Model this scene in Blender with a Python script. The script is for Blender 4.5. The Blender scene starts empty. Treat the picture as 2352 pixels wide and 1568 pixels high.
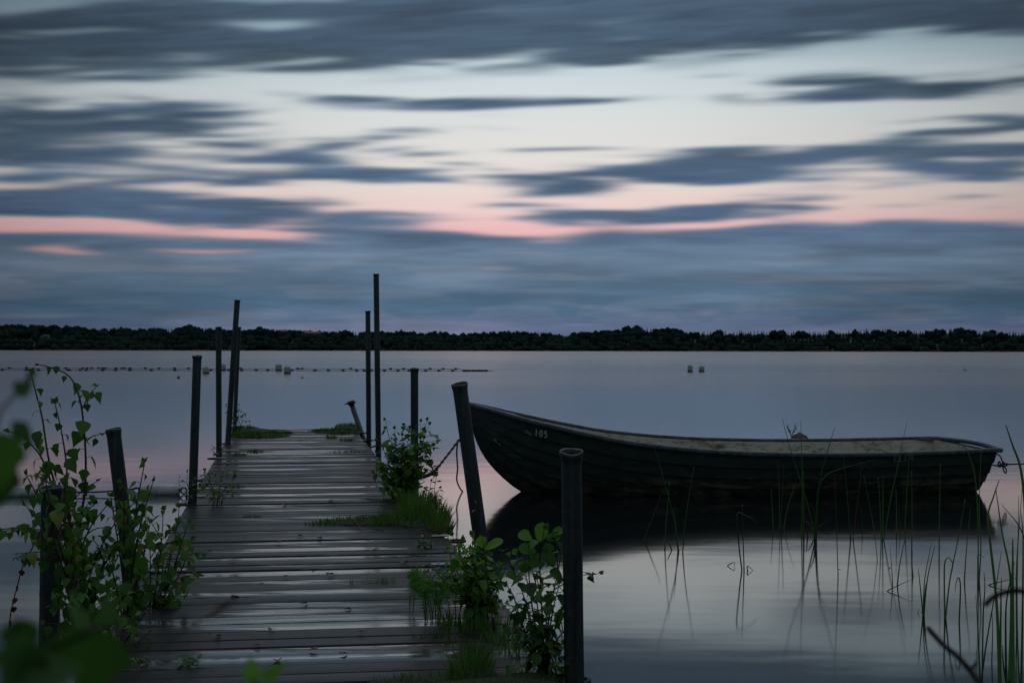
import bpy, bmesh, math, random
from mathutils import Vector, Matrix, noise

# ------------------------------------------------------------------ basics
SC = bpy.context.scene
COL = SC.collection
PI = math.pi
F = 3267.0            # focal length in pixels of a 2352 px wide picture
H = 1.45              # eye height above the lake
ZD = 0.35             # height of the deck above the lake
RHO = math.atan(4 / 2352)
CAM = Vector((0, 0, H))
RX = Vector((math.cos(RHO), 0, math.sin(RHO)))
UP = Vector((-math.sin(RHO), 0, math.cos(RHO)))
FW = Vector((0, 1, 0))


def P(px, py, d):
    return CAM + FW * d + RX * ((px - 1176) / F * d) + UP * ((800 - py) / F * d)


def G(px, py, z=0.0):
    r = FW + RX * ((px - 1176) / F) + UP * ((800 - py) / F)
    return CAM + r * ((z - H) / r.z)


def V(*a):
    return Vector(a)


def S(r, g, b):
    def f(c):
        c = c / 255
        return c / 12.92 if c <= .04045 else ((c + .055) / 1.055) ** 2.4
    return (f(r), f(g), f(b), 1)


def lerp(a, b, t):
    return a + (b - a) * t


def interp(tab, x):
    if x <= tab[0][0]:
        return tab[0][1]
    for (x0, y0), (x1, y1) in zip(tab, tab[1:]):
        if x <= x1:
            return lerp(y0, y1, (x - x0) / (x1 - x0))
    return tab[-1][1]


def catmull(pts, n=6):
    if len(pts) < 3:
        return [p.copy() for p in pts]
    q = [pts[0] * 2 - pts[1]] + list(pts) + [pts[-1] * 2 - pts[-2]]
    out = []
    for i in range(1, len(q) - 2):
        for k in range(n):
            t = k / n
            a, b, c, d = q[i - 1], q[i], q[i + 1], q[i + 2]
            out.append(.5 * ((2 * b) + (c - a) * t + (2 * a - 5 * b + 4 * c - d) * t * t + (3 * b - a - 3 * c + d) * t ** 3))
    out.append(pts[-1].copy())
    return out


# ------------------------------------------------------------------ mesh builder
class MB:
    def __init__(s):
        s.v, s.f, s.t, s.sm = [], [], [], []

    def vert(s, p, tint=.5):
        s.v.append(p)
        s.t.append(tint)
        return len(s.v) - 1

    def face(s, idx, smooth=True):
        s.f.append(tuple(idx))
        s.sm.append(smooth)

    def rings(s, rings, closed=True, tint=.5, smooth=True):
        base = []
        for r in rings:
            base.append([s.vert(p, tint) for p in r])
        n = len(rings[0])
        for a, b in zip(base, base[1:]):
            for i in range(n if closed else n - 1):
                j = (i + 1) % n
                s.face((a[i], a[j], b[j], b[i]), smooth)
        return base

    def tube(s, pts, rad, n=8, tint=.5, cap=True, closed=False):
        m = len(pts)
        if not hasattr(rad, '__len__'):
            rad = [rad] * m
        rings = []
        t0 = (pts[1] - pts[0]).normalized()
        ref = V(0, 0, 1) if abs(t0.z) < .9 else V(1, 0, 0)
        nrm = t0.cross(ref).normalized()
        for i, p in enumerate(pts):
            if closed:
                t = (pts[(i + 1) % m] - pts[i - 1]).normalized()
            else:
                t = (pts[min(i + 1, m - 1)] - pts[max(i - 1, 0)]).normalized()
            nrm = nrm - t * nrm.dot(t)
            if nrm.length < 1e-6:
                nrm = t.orthogonal()
            nrm.normalize()
            bn = t.cross(nrm)
            rings.append([p + (nrm * math.cos(2 * PI * k / n) + bn * math.sin(2 * PI * k / n)) * rad[i] for k in range(n)])
        if closed:
            rings.append(rings[0])
        b = s.rings(rings, True, tint)
        if cap and not closed:
            s.face(b[0][::-1], False)
            s.face(b[-1], False)
        return b

    def box(s, c, size, rot=None, tint=.5):
        hx, hy, hz = size[0] / 2, size[1] / 2, size[2] / 2
        q = []
        for x in (-hx, hx):
            for y in (-hy, hy):
                for z in (-hz, hz):
                    p = V(x, y, z)
                    if rot is not None:
                        p = rot @ p
                    q.append(s.vert(V(*c) + p, tint))
        for f in ((0, 1, 3, 2), (4, 6, 7, 5), (0, 4, 5, 1), (2, 3, 7, 6), (0, 2, 6, 4), (1, 5, 7, 3)):
            s.face([q[i] for i in f], False)

    def rbox(s, c, size, bev, rot=None, tint=.5, seg=2):
        bm = bmesh.new()
        bmesh.ops.create_cube(bm, size=1)
        bmesh.ops.scale(bm, vec=size, verts=bm.verts)
        bmesh.ops.bevel(bm, geom=bm.edges[:], offset=bev, segments=seg, profile=.5, affect='EDGES')
        off = len(s.v)
        bm.verts.index_update()
        for v in bm.verts:
            p = v.co.copy()
            if rot is not None:
                p = rot @ p
            s.vert(V(*c) + p, tint)
        for f in bm.faces:
            s.face([off + v.index for v in f.verts], True)
        bm.free()

    def leaf(s, base, d, nrm, L, W, tint=.5, curl=.25, fold=.25, kind='birch', rng=random):
        d = d.normalized()
        side = nrm.cross(d)
        if side.length < 1e-5:
            side = d.orthogonal()
        side.normalize()
        up = d.cross(side).normalized()
        if kind == 'birch':
            prof = ((0, .0), (.07, .26), (.2, .46), (.34, .5), (.5, .40), (.66, .26), (.82, .12), (1, 0))
        elif kind == 'alder':
            prof = ((0, .0), (.1, .16), (.3, .34), (.5, .45), (.7, .47), (.86, .36), (.96, .18), (1, 0))
        else:
            prof = ((0, .0), (.15, .16), (.4, .24), (.7, .15), (1, 0))
        mid, lf, rt = [], [], []
        jag = .05 if kind != 'lance' else 0
        tw = rng.uniform(-.25, .25)
        for i, (x, w) in enumerate(prof):
            droop = -curl * x * x * L
            p = base + d * (x * L) + up * droop
            mid.append(s.vert(p, tint))
            if 0 < i < len(prof) - 1:
                for sg, arr in ((-1, lf), (1, rt)):
                    ww = w * W * (1 + rng.uniform(-jag, jag) * 2)
                    q = p + side * (sg * ww) + up * (fold * ww + tw * sg * ww * x)
                    arr.append(s.vert(q + d * rng.uniform(-jag, jag) * L * .5, tint))
        n = len(prof)
        for arr, flip in ((lf, False), (rt, True)):
            def add(*ix):
                s.face(ix[::-1] if flip else ix)
            add(mid[0], mid[1], arr[0])
            for i in range(1, n - 2):
                add(mid[i], mid[i + 1], arr[i], arr[i - 1])
            add(mid[n - 2], mid[n - 1], arr[-1])

    def blade(s, base, tip, w, tint=.5, bend=None, n=4, wdir=None):
        ax = tip - base
        if wdir is None:
            a = random.uniform(0, PI)
            wdir = V(math.cos(a), math.sin(a), 0)
        bend = bend if bend is not None else V(0, 0, 0)
        prev = None
        for i in range(n + 1):
            t = i / n
            p = base + ax * t + bend * (t * (1 - t) * 4 * .5 + 0) 
            ww = w * (1 - t) ** .7
            if i == n:
                c = s.vert(p, tint)
                s.face((prev[0], prev[1], c))
            else:
                cur = (s.vert(p - wdir * ww / 2, tint), s.vert(p + wdir * ww / 2, tint))
                if prev:
                    s.face((prev[0], prev[1], cur[1], cur[0]))
                prev = cur

    def build(s, name, m, parent=None, origin=None):
        """one mesh object; verts are in world space, stored relative to the thing's base"""
        if origin is None:
            origin = ORI[parent.name] if parent is not None else V(0, 0, 0)
        me = bpy.data.meshes.new(name)
        me.from_pydata([tuple(p - origin) for p in s.v], [], s.f)
        me.polygons.foreach_set('use_smooth', s.sm)
        at = me.color_attributes.new('tint', 'FLOAT_COLOR', 'POINT')
        buf = []
        for t in s.t:
            buf += [t, t, t, 1]
        at.data.foreach_set('color', buf)
        me.materials.append(m)
        me.update()
        o = bpy.data.objects.new(name, me)
        COL.objects.link(o)
        if parent is not None:
            o.parent = parent
        else:
            o.location = origin
        ORI[o.name] = origin
        return o


ORI = {}


def tag(o, label, cat, group=None, kind=None):
    if label:
        o['label'] = label
    if cat:
        o['category'] = cat
    if group:
        o['group'] = group
    if kind:
        o['kind'] = kind
    return o


def thing(name, loc, label, cat, group=None):
    o = bpy.data.objects.new(name, None)
    COL.objects.link(o)
    o.location = loc
    o.empty_display_size = .1
    ORI[o.name] = Vector(loc)
    return tag(o, label, cat, group)


def copy_tree(o, loc, label=None, parent=None, rz=0, sc=1):
    c = o.copy()
    COL.objects.link(c)
    if parent is None:
        c.location = loc
        c.rotation_euler = (0, 0, rz)
        c.scale = (sc, sc, sc)
    else:
        c.parent = parent
    if label:
        c['label'] = label
    for ch in list(o.children):
        copy_tree(ch, None, None, c)
    return c


# ------------------------------------------------------------------ node helpers
class NT:
    def __init__(s, tree):
        s.t = tree
        s.n = tree.nodes
        s.l = tree.links

    def link(s, a, b):
        s.l.new(a, b)

    def put(s, sock, v):
        if hasattr(v, 'is_linked') or hasattr(v, 'links'):
            s.l.new(v, sock)
        else:
            sock.default_value = v

    def math(s, op, a, b=None, c=None, clamp=False):
        n = s.n.new('ShaderNodeMath')
        n.operation = op
        n.use_clamp = clamp
        s.put(n.inputs[0], a)
        if b is not None:
            s.put(n.inputs[1], b)
        if c is not None:
            s.put(n.inputs[2], c)
        return n.outputs[0]

    def vmath(s, op, a, b=None):
        n = s.n.new('ShaderNodeVectorMath')
        n.operation = op
        s.put(n.inputs[0], a)
        if b is not None:
            s.put(n.inputs[1], b)
        return n.outputs['Value'] if op in ('DOT_PRODUCT', 'LENGTH') else n.outputs[0]

    def mapping(s, v, loc=(0, 0, 0), rot=(0, 0, 0), sc=(1, 1, 1), kind='POINT'):
        n = s.n.new('ShaderNodeMapping')
        n.vector_type = kind
        s.put(n.inputs[0], v)
        n.inputs[1].default_value = loc
        n.inputs[2].default_value = rot
        n.inputs[3].default_value = sc
        return n.outputs[0]

    def noise(s, v, scale=5, detail=3, rough=.5, dist=0.0, dim='3D'):
        n = s.n.new('ShaderNodeTexNoise')
        n.noise_dimensions = dim
        s.put(n.inputs['Vector'], v)
        n.inputs['Scale'].default_value = scale
        n.inputs['Detail'].default_value = detail
        n.inputs['Roughness'].default_value = rough
        n.inputs['Distortion'].default_value = dist
        return n.outputs['Fac'] if 'Fac' in n.outputs else n.outputs[0]

    def noise_col(s, v, scale=5, detail=2):
        n = s.n.new('ShaderNodeTexNoise')
        s.put(n.inputs['Vector'], v)
        n.inputs['Scale'].default_value = scale
        n.inputs['Detail'].default_value = detail
        return n.outputs['Color']

    def ramp(s, v, stops, interp='LINEAR'):
        n = s.n.new('ShaderNodeValToRGB')
        s.put(n.inputs[0], v)
        cr = n.color_ramp
        cr.interpolation = interp
        while len(cr.elements) < len(stops):
            cr.elements.new(.5)
        for e, (p, c) in zip(cr.elements, sorted(stops, key=lambda q: q[0])):
            e.position = p
            e.color = c if hasattr(c, '__len__') else (c, c, c, 1)
        return n.outputs[0]

    def sstep(s, v, a, b, lo=0.0, hi=1.0):
        n = s.n.new('ShaderNodeMapRange')
        n.interpolation_type = 'SMOOTHSTEP'
        s.put(n.inputs[0], v)
        n.inputs[1].default_value = a
        n.inputs[2].default_value = b
        n.inputs[3].default_value = lo
        n.inputs[4].default_value = hi
        return n.outputs[0]

    def mix(s, f, a, b, mode='MIX'):
        n = s.n.new('ShaderNodeMix')
        n.data_type = 'RGBA'
        n.blend_type = mode
        s.put(n.inputs[0], f)
        s.put(n.inputs[6], a)
        s.put(n.inputs[7], b)
        return n.outputs[2]

    def scale_col(s, col, f):
        n = s.n.new('ShaderNodeVectorMath')
        n.operation = 'SCALE'
        s.put(n.inputs[0], col)
        s.put(n.inputs['Scale'], f)
        return n.outputs[0]

    def bump(s, h, strength=.3, dist=.01):
        n = s.n.new('ShaderNodeBump')
        n.inputs['Strength'].default_value = strength
        n.inputs['Distance'].default_value = dist
        s.put(n.inputs['Height'], h)
        return n.outputs[0]

    def attr(s, name='tint'):
        n = s.n.new('ShaderNodeAttribute')
        n.attribute_name = name
        return n.outputs['Fac']

    def coord(s, which='Object'):
        n = s.n.new('ShaderNodeTexCoord')
        return n.outputs[which]

    def pos(s):
        return s.n.new('ShaderNodeNewGeometry').outputs['Position']

    def sep(s, v):
        n = s.n.new('ShaderNodeSeparateXYZ')
        s.put(n.inputs[0], v)
        return n.outputs

    def comb(s, x, y, z=0.0):
        n = s.n.new('ShaderNodeCombineXYZ')
        s.put(n.inputs[0], x)
        s.put(n.inputs[1], y)
        s.put(n.inputs[2], z)
        return n.outputs[0]


def new_mat(name):
    m = bpy.data.materials.new(name)
    m.use_nodes = True
    nt = NT(m.node_tree)
    return m, nt, m.node_tree.nodes['Principled BSDF']


def simple(name, c0, c1, scale=8, rough=(.5, .7), metal=0.0, bump=.2, bdist=.004, stretch=(1, 1, 1), spec=.5, detail=5, rampw=(.35, .65)):
    m, nt, b = new_mat(name)
    v = nt.mapping(nt.coord(), sc=stretch)
    n = nt.noise(v, scale, detail, .6)
    nt.put(b.inputs['Base Color'], nt.ramp(n, [(rampw[0], c0), (rampw[1], c1)]))
    nt.put(b.inputs['Roughness'], nt.sstep(nt.noise(v, scale * 2.3, 3), .3, .7, rough[0], rough[1]))
    b.inputs['Metallic'].default_value = metal
    b.inputs['Specular IOR Level'].default_value = spec
    if bump:
        nt.put(b.inputs['Normal'], nt.bump(nt.noise(v, scale * 4, 4), bump, bdist))
    return m


def leafy(name, dark, light, trans=.35, rough=(.3, .55), spec=.4, old=False):
    m, nt, b = new_mat(name)
    t = nt.attr()
    n = nt.noise(nt.coord(), 60, 2)
    f = nt.math('ADD', nt.math('MULTIPLY', t, .8), nt.math('MULTIPLY', n, .2))
    col = nt.ramp(f, [(.1, dark), (.86, light)] + ([(.93, (.22, .17, .035, 1))] if old else []))
    nt.put(b.inputs['Base Color'], col)
    nt.put(b.inputs['Roughness'], nt.sstep(n, .3, .7, rough[0], rough[1]))
    b.inputs['Specular IOR Level'].default_value = spec
    tr = nt.n.new('ShaderNodeBsdfTranslucent')
    nt.put(tr.inputs[0], nt.scale_col(col, 1.3))
    mx = nt.n.new('ShaderNodeMixShader')
    mx.inputs[0].default_value = trans
    nt.link(b.outputs[0], mx.inputs[1])
    nt.link(tr.outputs[0], mx.inputs[2])
    nt.link(mx.outputs[0], m.node_tree.nodes['Material Output'].inputs[0])
    return m


# ------------------------------------------------------------------ materials
M = {}
M['birch_leaf'] = leafy('birch_leaf', (.022, .075, .012, 1), (.10, .25, .032, 1), old=True)
M['young_leaf'] = leafy('young_leaf', (.034, .11, .015, 1), (.17, .40, .032, 1), .45, old=True)
M['red_leaf'] = leafy('red_leaf', (.06, .02, .015, 1), (.16, .05, .03, 1))
M['grass'] = leafy('grass', (.025, .09, .012, 1), (.10, .26, .03, 1), .3, (.45, .7), .2)
M['dry_grass'] = leafy('dry_grass', (.05, .035, .02, 1), (.17, .12, .07, 1), .3)
M['moss'] = leafy('moss', (.025, .075, .012, 1), (.08, .19, .025, 1), .2, (.6, .9), .2)
M['reed'] = leafy('reed', (.035, .11, .03, 1), (.12, .30, .07, 1), .3)
M['reed_brown'] = leafy('reed_brown', (.06, .035, .02, 1), (.16, .10, .06, 1), .2)
M['stem'] = simple('woody_stem', (.02, .011, .009, 1), (.055, .028, .022, 1), 40, (.5, .7), bump=.1)
M['fern'] = leafy('fern', (.035, .12, .018, 1), (.11, .31, .04, 1), .4, (.5, .7), .15)
M['soil'] = simple('soil', (.012, .009, .006, 1), (.035, .026, .017, 1), 20, (.7, .95), bump=.8, bdist=.02)
M['steel'] = None
M['iron'] = simple('rusty_iron', (.018, .016, .016, 1), (.05, .035, .028, 1), 30, (.4, .65), .4, .3)
M['zinc'] = simple('zinc_plate', (.25, .27, .29, 1), (.42, .44, .46, 1), 25, (.3, .5), .7, .1)
M['beam'] = simple('wet_beam', (.012, .010, .009, 1), (.035, .030, .026, 1), 9, (.5, .8), stretch=(1, 1, 6), bump=.4)
M['rope'] = simple('wet_rope', (.015, .017, .02, 1), (.05, .055, .06, 1), 60, (.6, .9), bump=.6)
M['brass'] = simple('old_brass', (.16, .10, .05, 1), (.3, .2, .1, 1), 30, (.4, .6), .5, .2)
M['float_white'] = simple('float_white', (.25, .28, .28, 1), (.52, .55, .55, 1), 9, (.35, .6), bump=.1)
M['float_red'] = simple('float_red', (.035, .011, .009, 1), (.11, .028, .02, 1), 6, (.4, .6), bump=.1)
M['float_grime'] = simple('float_grime', (.02, .022, .018, 1), (.07, .075, .06, 1), 12, (.6, .8), bump=.3)
M['yellow'] = simple('float_yellow', (.3, .2, .03, 1), (.5, .36, .06, 1), 9, (.4, .6), bump=.1)
M['stone'] = simple('brown_stone', (.035, .026, .016, 1), (.10, .075, .045, 1), 12, (.6, .9), bump=.7, bdist=.02)
M['dead_leaf'] = simple('dead_leaf', (.05, .022, .012, 1), (.13, .055, .03, 1), 30, (.5, .8), bump=.1)
M['paint'] = simple('worn_white_paint', (.38, .42, .43, 1), (.62, .66, .67, 1), 50, (.5, .7), bump=.1)
M['scuff'] = simple('scuffed_gelcoat', (.10, .13, .14, 1), (.34, .38, .38, 1), 40, (.5, .7), bump=.2)
M['wall_white'] = simple('white_timber_wall', (.5, .52, .55, 1), (.65, .66, .68, 1), 2, (.6, .8), bump=.1)
M['roof_red'] = simple('red_tile_roof', (.12, .04, .03, 1), (.2, .07, .05, 1), 2, (.6, .8), bump=.2)
M['roof_dark'] = simple('dark_roof', (.03, .03, .035, 1), (.06, .06, .065, 1), 2, (.6, .8), bump=.2)
M['pane'] = simple('window_pane', (.02, .025, .03, 1), (.04, .045, .05, 1), 2, (.08, .15), bump=0)
M['wood_forest'] = leafy('far_forest_leaves', (.013, .027, .024, 1), (.027, .052, .038, 1), .1, (.6, .9), .15)
M['wood_forest'].node_tree.nodes['Principled BSDF'].inputs['Specular IOR Level'].default_value = 0
M['bark'] = simple('far_bark', (.03, .022, .016, 1), (.07, .05, .04, 1), 2, (.7, .9), bump=.1)
M['reedbelt'] = leafy('dry_reed_belt', (.09, .06, .035, 1), (.22, .15, .09, 1), .2, (.7, .9), .15)
M['hill'] = simple('far_slope', (.004, .008, .007, 1), (.010, .016, .011, 1), .2, (.8, .95), bump=.2)
M['twig'] = simple('dark_twig', (.008, .006, .006, 1), (.022, .017, .015, 1), 30, (.6, .8), bump=.2, spec=.08)


def mk_steel():
    m, nt, b = new_mat('galvanised_steel')
    v = nt.coord()
    streak = nt.noise(nt.mapping(v, sc=(26, 26, .9)), 1, 4, .6)
    spot = nt.noise(v, 55, 4, .7)
    f = nt.math('ADD', nt.math('MULTIPLY', streak, .65), nt.math('MULTIPLY', spot, .35))
    col = nt.ramp(f, [(.34, (.016, .021, .022, 1)), (.5, (.038, .049, .050, 1)), (.62, (.075, .092, .094, 1)), (.8, (.17, .20, .20, 1))])
    nt.put(b.inputs['Base Color'], col)
    nt.put(b.inputs['Roughness'], nt.sstep(streak, .3, .7, .30, .52))
    b.inputs['Metallic'].default_value = .35
    nt.put(b.inputs['Normal'], nt.bump(spot, .25, .002))
    return m


M['steel'] = mk_steel()
M['moss_turf'] = simple('mossy_turf', (.010, .018, .006, 1), (.022, .045, .012, 1), 30, (.8, .95), bump=.8, bdist=.02)


PRV = V(math.cos(math.atan(.160)), math.sin(math.atan(.160)), 0)      # across the jetty


def mk_wood():
    m, nt, b = new_mat('wet_deck_wood')
    v = nt.coord()                       # object space: x across the jetty along each plank
    t = nt.attr()
    off = nt.math('MULTIPLY', t, 37.0)
    sx = nt.sep(v)
    pv = nt.comb(sx[0], sx[1], off)
    grain = nt.noise(nt.mapping(pv, rot=(0, 0, -.157), sc=(2.2, 60, 1)), 1, 6, .65, .3)
    blot = nt.noise(nt.mapping(pv, rot=(0, 0, -.157), sc=(1.5, 4.0, 1)), 1.5, 4, .6)
    f = nt.math('ADD', nt.math('MULTIPLY', grain, .6), nt.math('MULTIPLY', blot, .25))
    f = nt.math('ADD', f, nt.math('MULTIPLY', t, .15))
    col = nt.ramp(f, [(.3, (.0055, .006, .0065, 1)), (.52, (.0135, .0148, .0158, 1)), (.72, (.038, .039, .039, 1))])
    nt.put(b.inputs['Base Color'], col)
    wetn = nt.noise(nt.mapping(v, rot=(0, 0, -.157), sc=(.8, 5.0, 1)), 1.1, 4, .6, .2)
    w = nt.math('ADD', nt.math('MULTIPLY', wetn, .8), nt.math('MULTIPLY', t, .42))
    w = nt.math('ADD', w, nt.math('MULTIPLY', nt.math('SUBTRACT', grain, .5), .35))
    wc = nt.vmath('DOT_PRODUCT', v, tuple(PRV))
    w = nt.math('MULTIPLY_ADD', nt.math('MULTIPLY', wc, wc), -.26, w)
    wet = nt.sstep(w, .66, .755)
    rgh = nt.math('MULTIPLY_ADD', wet, -.24, .36)
    rgh = nt.math('ADD', rgh, nt.math('MULTIPLY', nt.math('SUBTRACT', grain, .5), .12))
    nt.put(b.inputs['Roughness'], nt.math('MAXIMUM', rgh, .08))
    nt.put(b.inputs['Specular IOR Level'], nt.math('MULTIPLY_ADD', wet, .78, .10))
    bn = nt.bump(nt.math('ADD', grain, nt.math('MULTIPLY', blot, .6)), .3, .004)
    nt.put(bn.node.inputs['Strength'], nt.math('MULTIPLY_ADD', wet, -.30, .36))
    nt.put(b.inputs['Normal'], bn)
    return m


M['wood'] = mk_wood()


def mk_hull():
    m, nt, b = new_mat('dark_boat_gelcoat')
    v = nt.coord()
    z = nt.sep(nt.pos())[2]
    n = nt.noise(nt.mapping(v, sc=(3, 3, 9)), 2, 5, .65)
    big = nt.noise(nt.mapping(v, sc=(1.2, 1.2, 3)), 2.2, 4, .6)
    base = nt.ramp(n, [(.3, (.012, .023, .021, 1)), (.7, (.036, .058, .052, 1))])
    # tan growth left by the old waterline
    band = nt.math('MULTIPLY', nt.sstep(z, .24, .11), nt.sstep(nt.math('ADD', n, nt.math('MULTIPLY', big, .7)), .80, .98))
    col = nt.mix(nt.math('MULTIPLY', band, .85), base, (.15, .12, .075, 1))
    scr = nt.noise(nt.mapping(v, rot=(0, .1, 0), sc=(5, 5, 60)), 2, 4, .7)
    col = nt.mix(nt.math('MULTIPLY', nt.sstep(scr, .62, .72), .5), col, (.09, .12, .125, 1))
    nt.put(b.inputs['Base Color'], col)
    nt.put(b.inputs['Roughness'], nt.sstep(n, .3, .7, .34, .6))
    nt.put(b.inputs['Normal'], nt.bump(n, .12, .006))
    return m


M['hull'] = mk_hull()


def mk_liner():
    m, nt, b = new_mat('mossy_cream_liner')
    v = nt.coord()
    n = nt.noise(nt.mapping(v, sc=(4, 4, 8)), 2.4, 6, .7)
    n2 = nt.noise(nt.mapping(v, sc=(.8, .8, 2)), 2.1, 3, .5)
    f = nt.math('ADD', nt.math('MULTIPLY', n, .7), nt.math('MULTIPLY', n2, .4))
    col = nt.ramp(f, [(.36, (.05, .06, .028, 1)), (.44, (.15, .155, .085, 1)), (.52, (.34, .32, .25, 1)), (.75, (.48, .45, .38, 1))])
    nt.put(b.inputs['Base Color'], col)
    b.inputs['Roughness'].default_value = .7
    nt.put(b.inputs['Normal'], nt.bump(n, .3, .01))
    return m


M['liner'] = mk_liner()
M['gunwale'] = simple('worn_rubber_gunwale', (.035, .045, .052, 1), (.10, .125, .14, 1), 14, (.35, .55), bump=.15)


def mk_water():
    m, nt, b = new_mat('calm_lake_water')
    p = nt.pos()
    s = nt.sep(p)
    y = s[1]
    b.inputs['Base Color'].default_value = (.005, .007, .008, 1)
    b.inputs['IOR'].default_value = 1.45
    b.inputs['Specular IOR Level'].default_value = .5
    # wind lanes on the open lake
    lane = nt.noise(nt.comb(nt.math('MULTIPLY', s[0], .004), nt.math('MULTIPLY', nt.math('LOGARITHM', nt.math('MAXIMUM', y, 1.0), 2.718), 3.4), 3.7), 1.4, 4, .55)
    far = nt.sstep(nt.math('ADD', y, nt.math('MULTIPLY', nt.math('SUBTRACT', lane, .5), 190)), 120, 270)
    mid = nt.math('MULTIPLY', nt.sstep(y, 16, 70), nt.sstep(lane, .3, .66, .75, 1.0))
    r = nt.math('ADD', nt.math('MULTIPLY', far, .08), nt.math('MULTIPLY', mid, .07))
    nt.put(b.inputs['Roughness'], nt.math('ADD', r, .075))
    w1 = nt.noise(nt.mapping(p, sc=(.7, 1.6, 1)), 1.2, 2, .5)
    nt.put(b.inputs['Normal'], nt.bump(w1, .05, .03))
    return m


M['water'] = mk_water()

# ------------------------------------------------------------------ sky: a wide dusk dome ahead, plain cloud cover elsewhere
import numpy as np


def vnoise(x, y, seed, octv=3, rough=.5):
    r = np.random.RandomState(seed)
    tot, amp, nrm = 0, 1.0, 0
    for o in range(octv):
        g = r.rand(256, 256)
        xi, yi = np.floor(x).astype(int), np.floor(y).astype(int)
        fx, fy = x - xi, y - yi
        fx = fx ** 3 * (fx * (6 * fx - 15) + 10)
        fy = fy ** 3 * (fy * (6 * fy - 15) + 10)
        a, b = g[yi % 256, xi % 256], g[yi % 256, (xi + 1) % 256]
        c, d = g[(yi + 1) % 256, xi % 256], g[(yi + 1) % 256, (xi + 1) % 256]
        tot = tot + amp * (a + (b - a) * fx + (c - a) * fy + (a - b - c + d) * fx * fy)
        nrm += amp
        amp *= rough
        x, y = x * 2.03 + 17.3, y * 2.03 + 5.1
    return tot / nrm


def sst(v, a, b):
    t = np.clip((v - a) / (b - a), 0, 1)
    return t * t * (3 - 2 * t)


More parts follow.
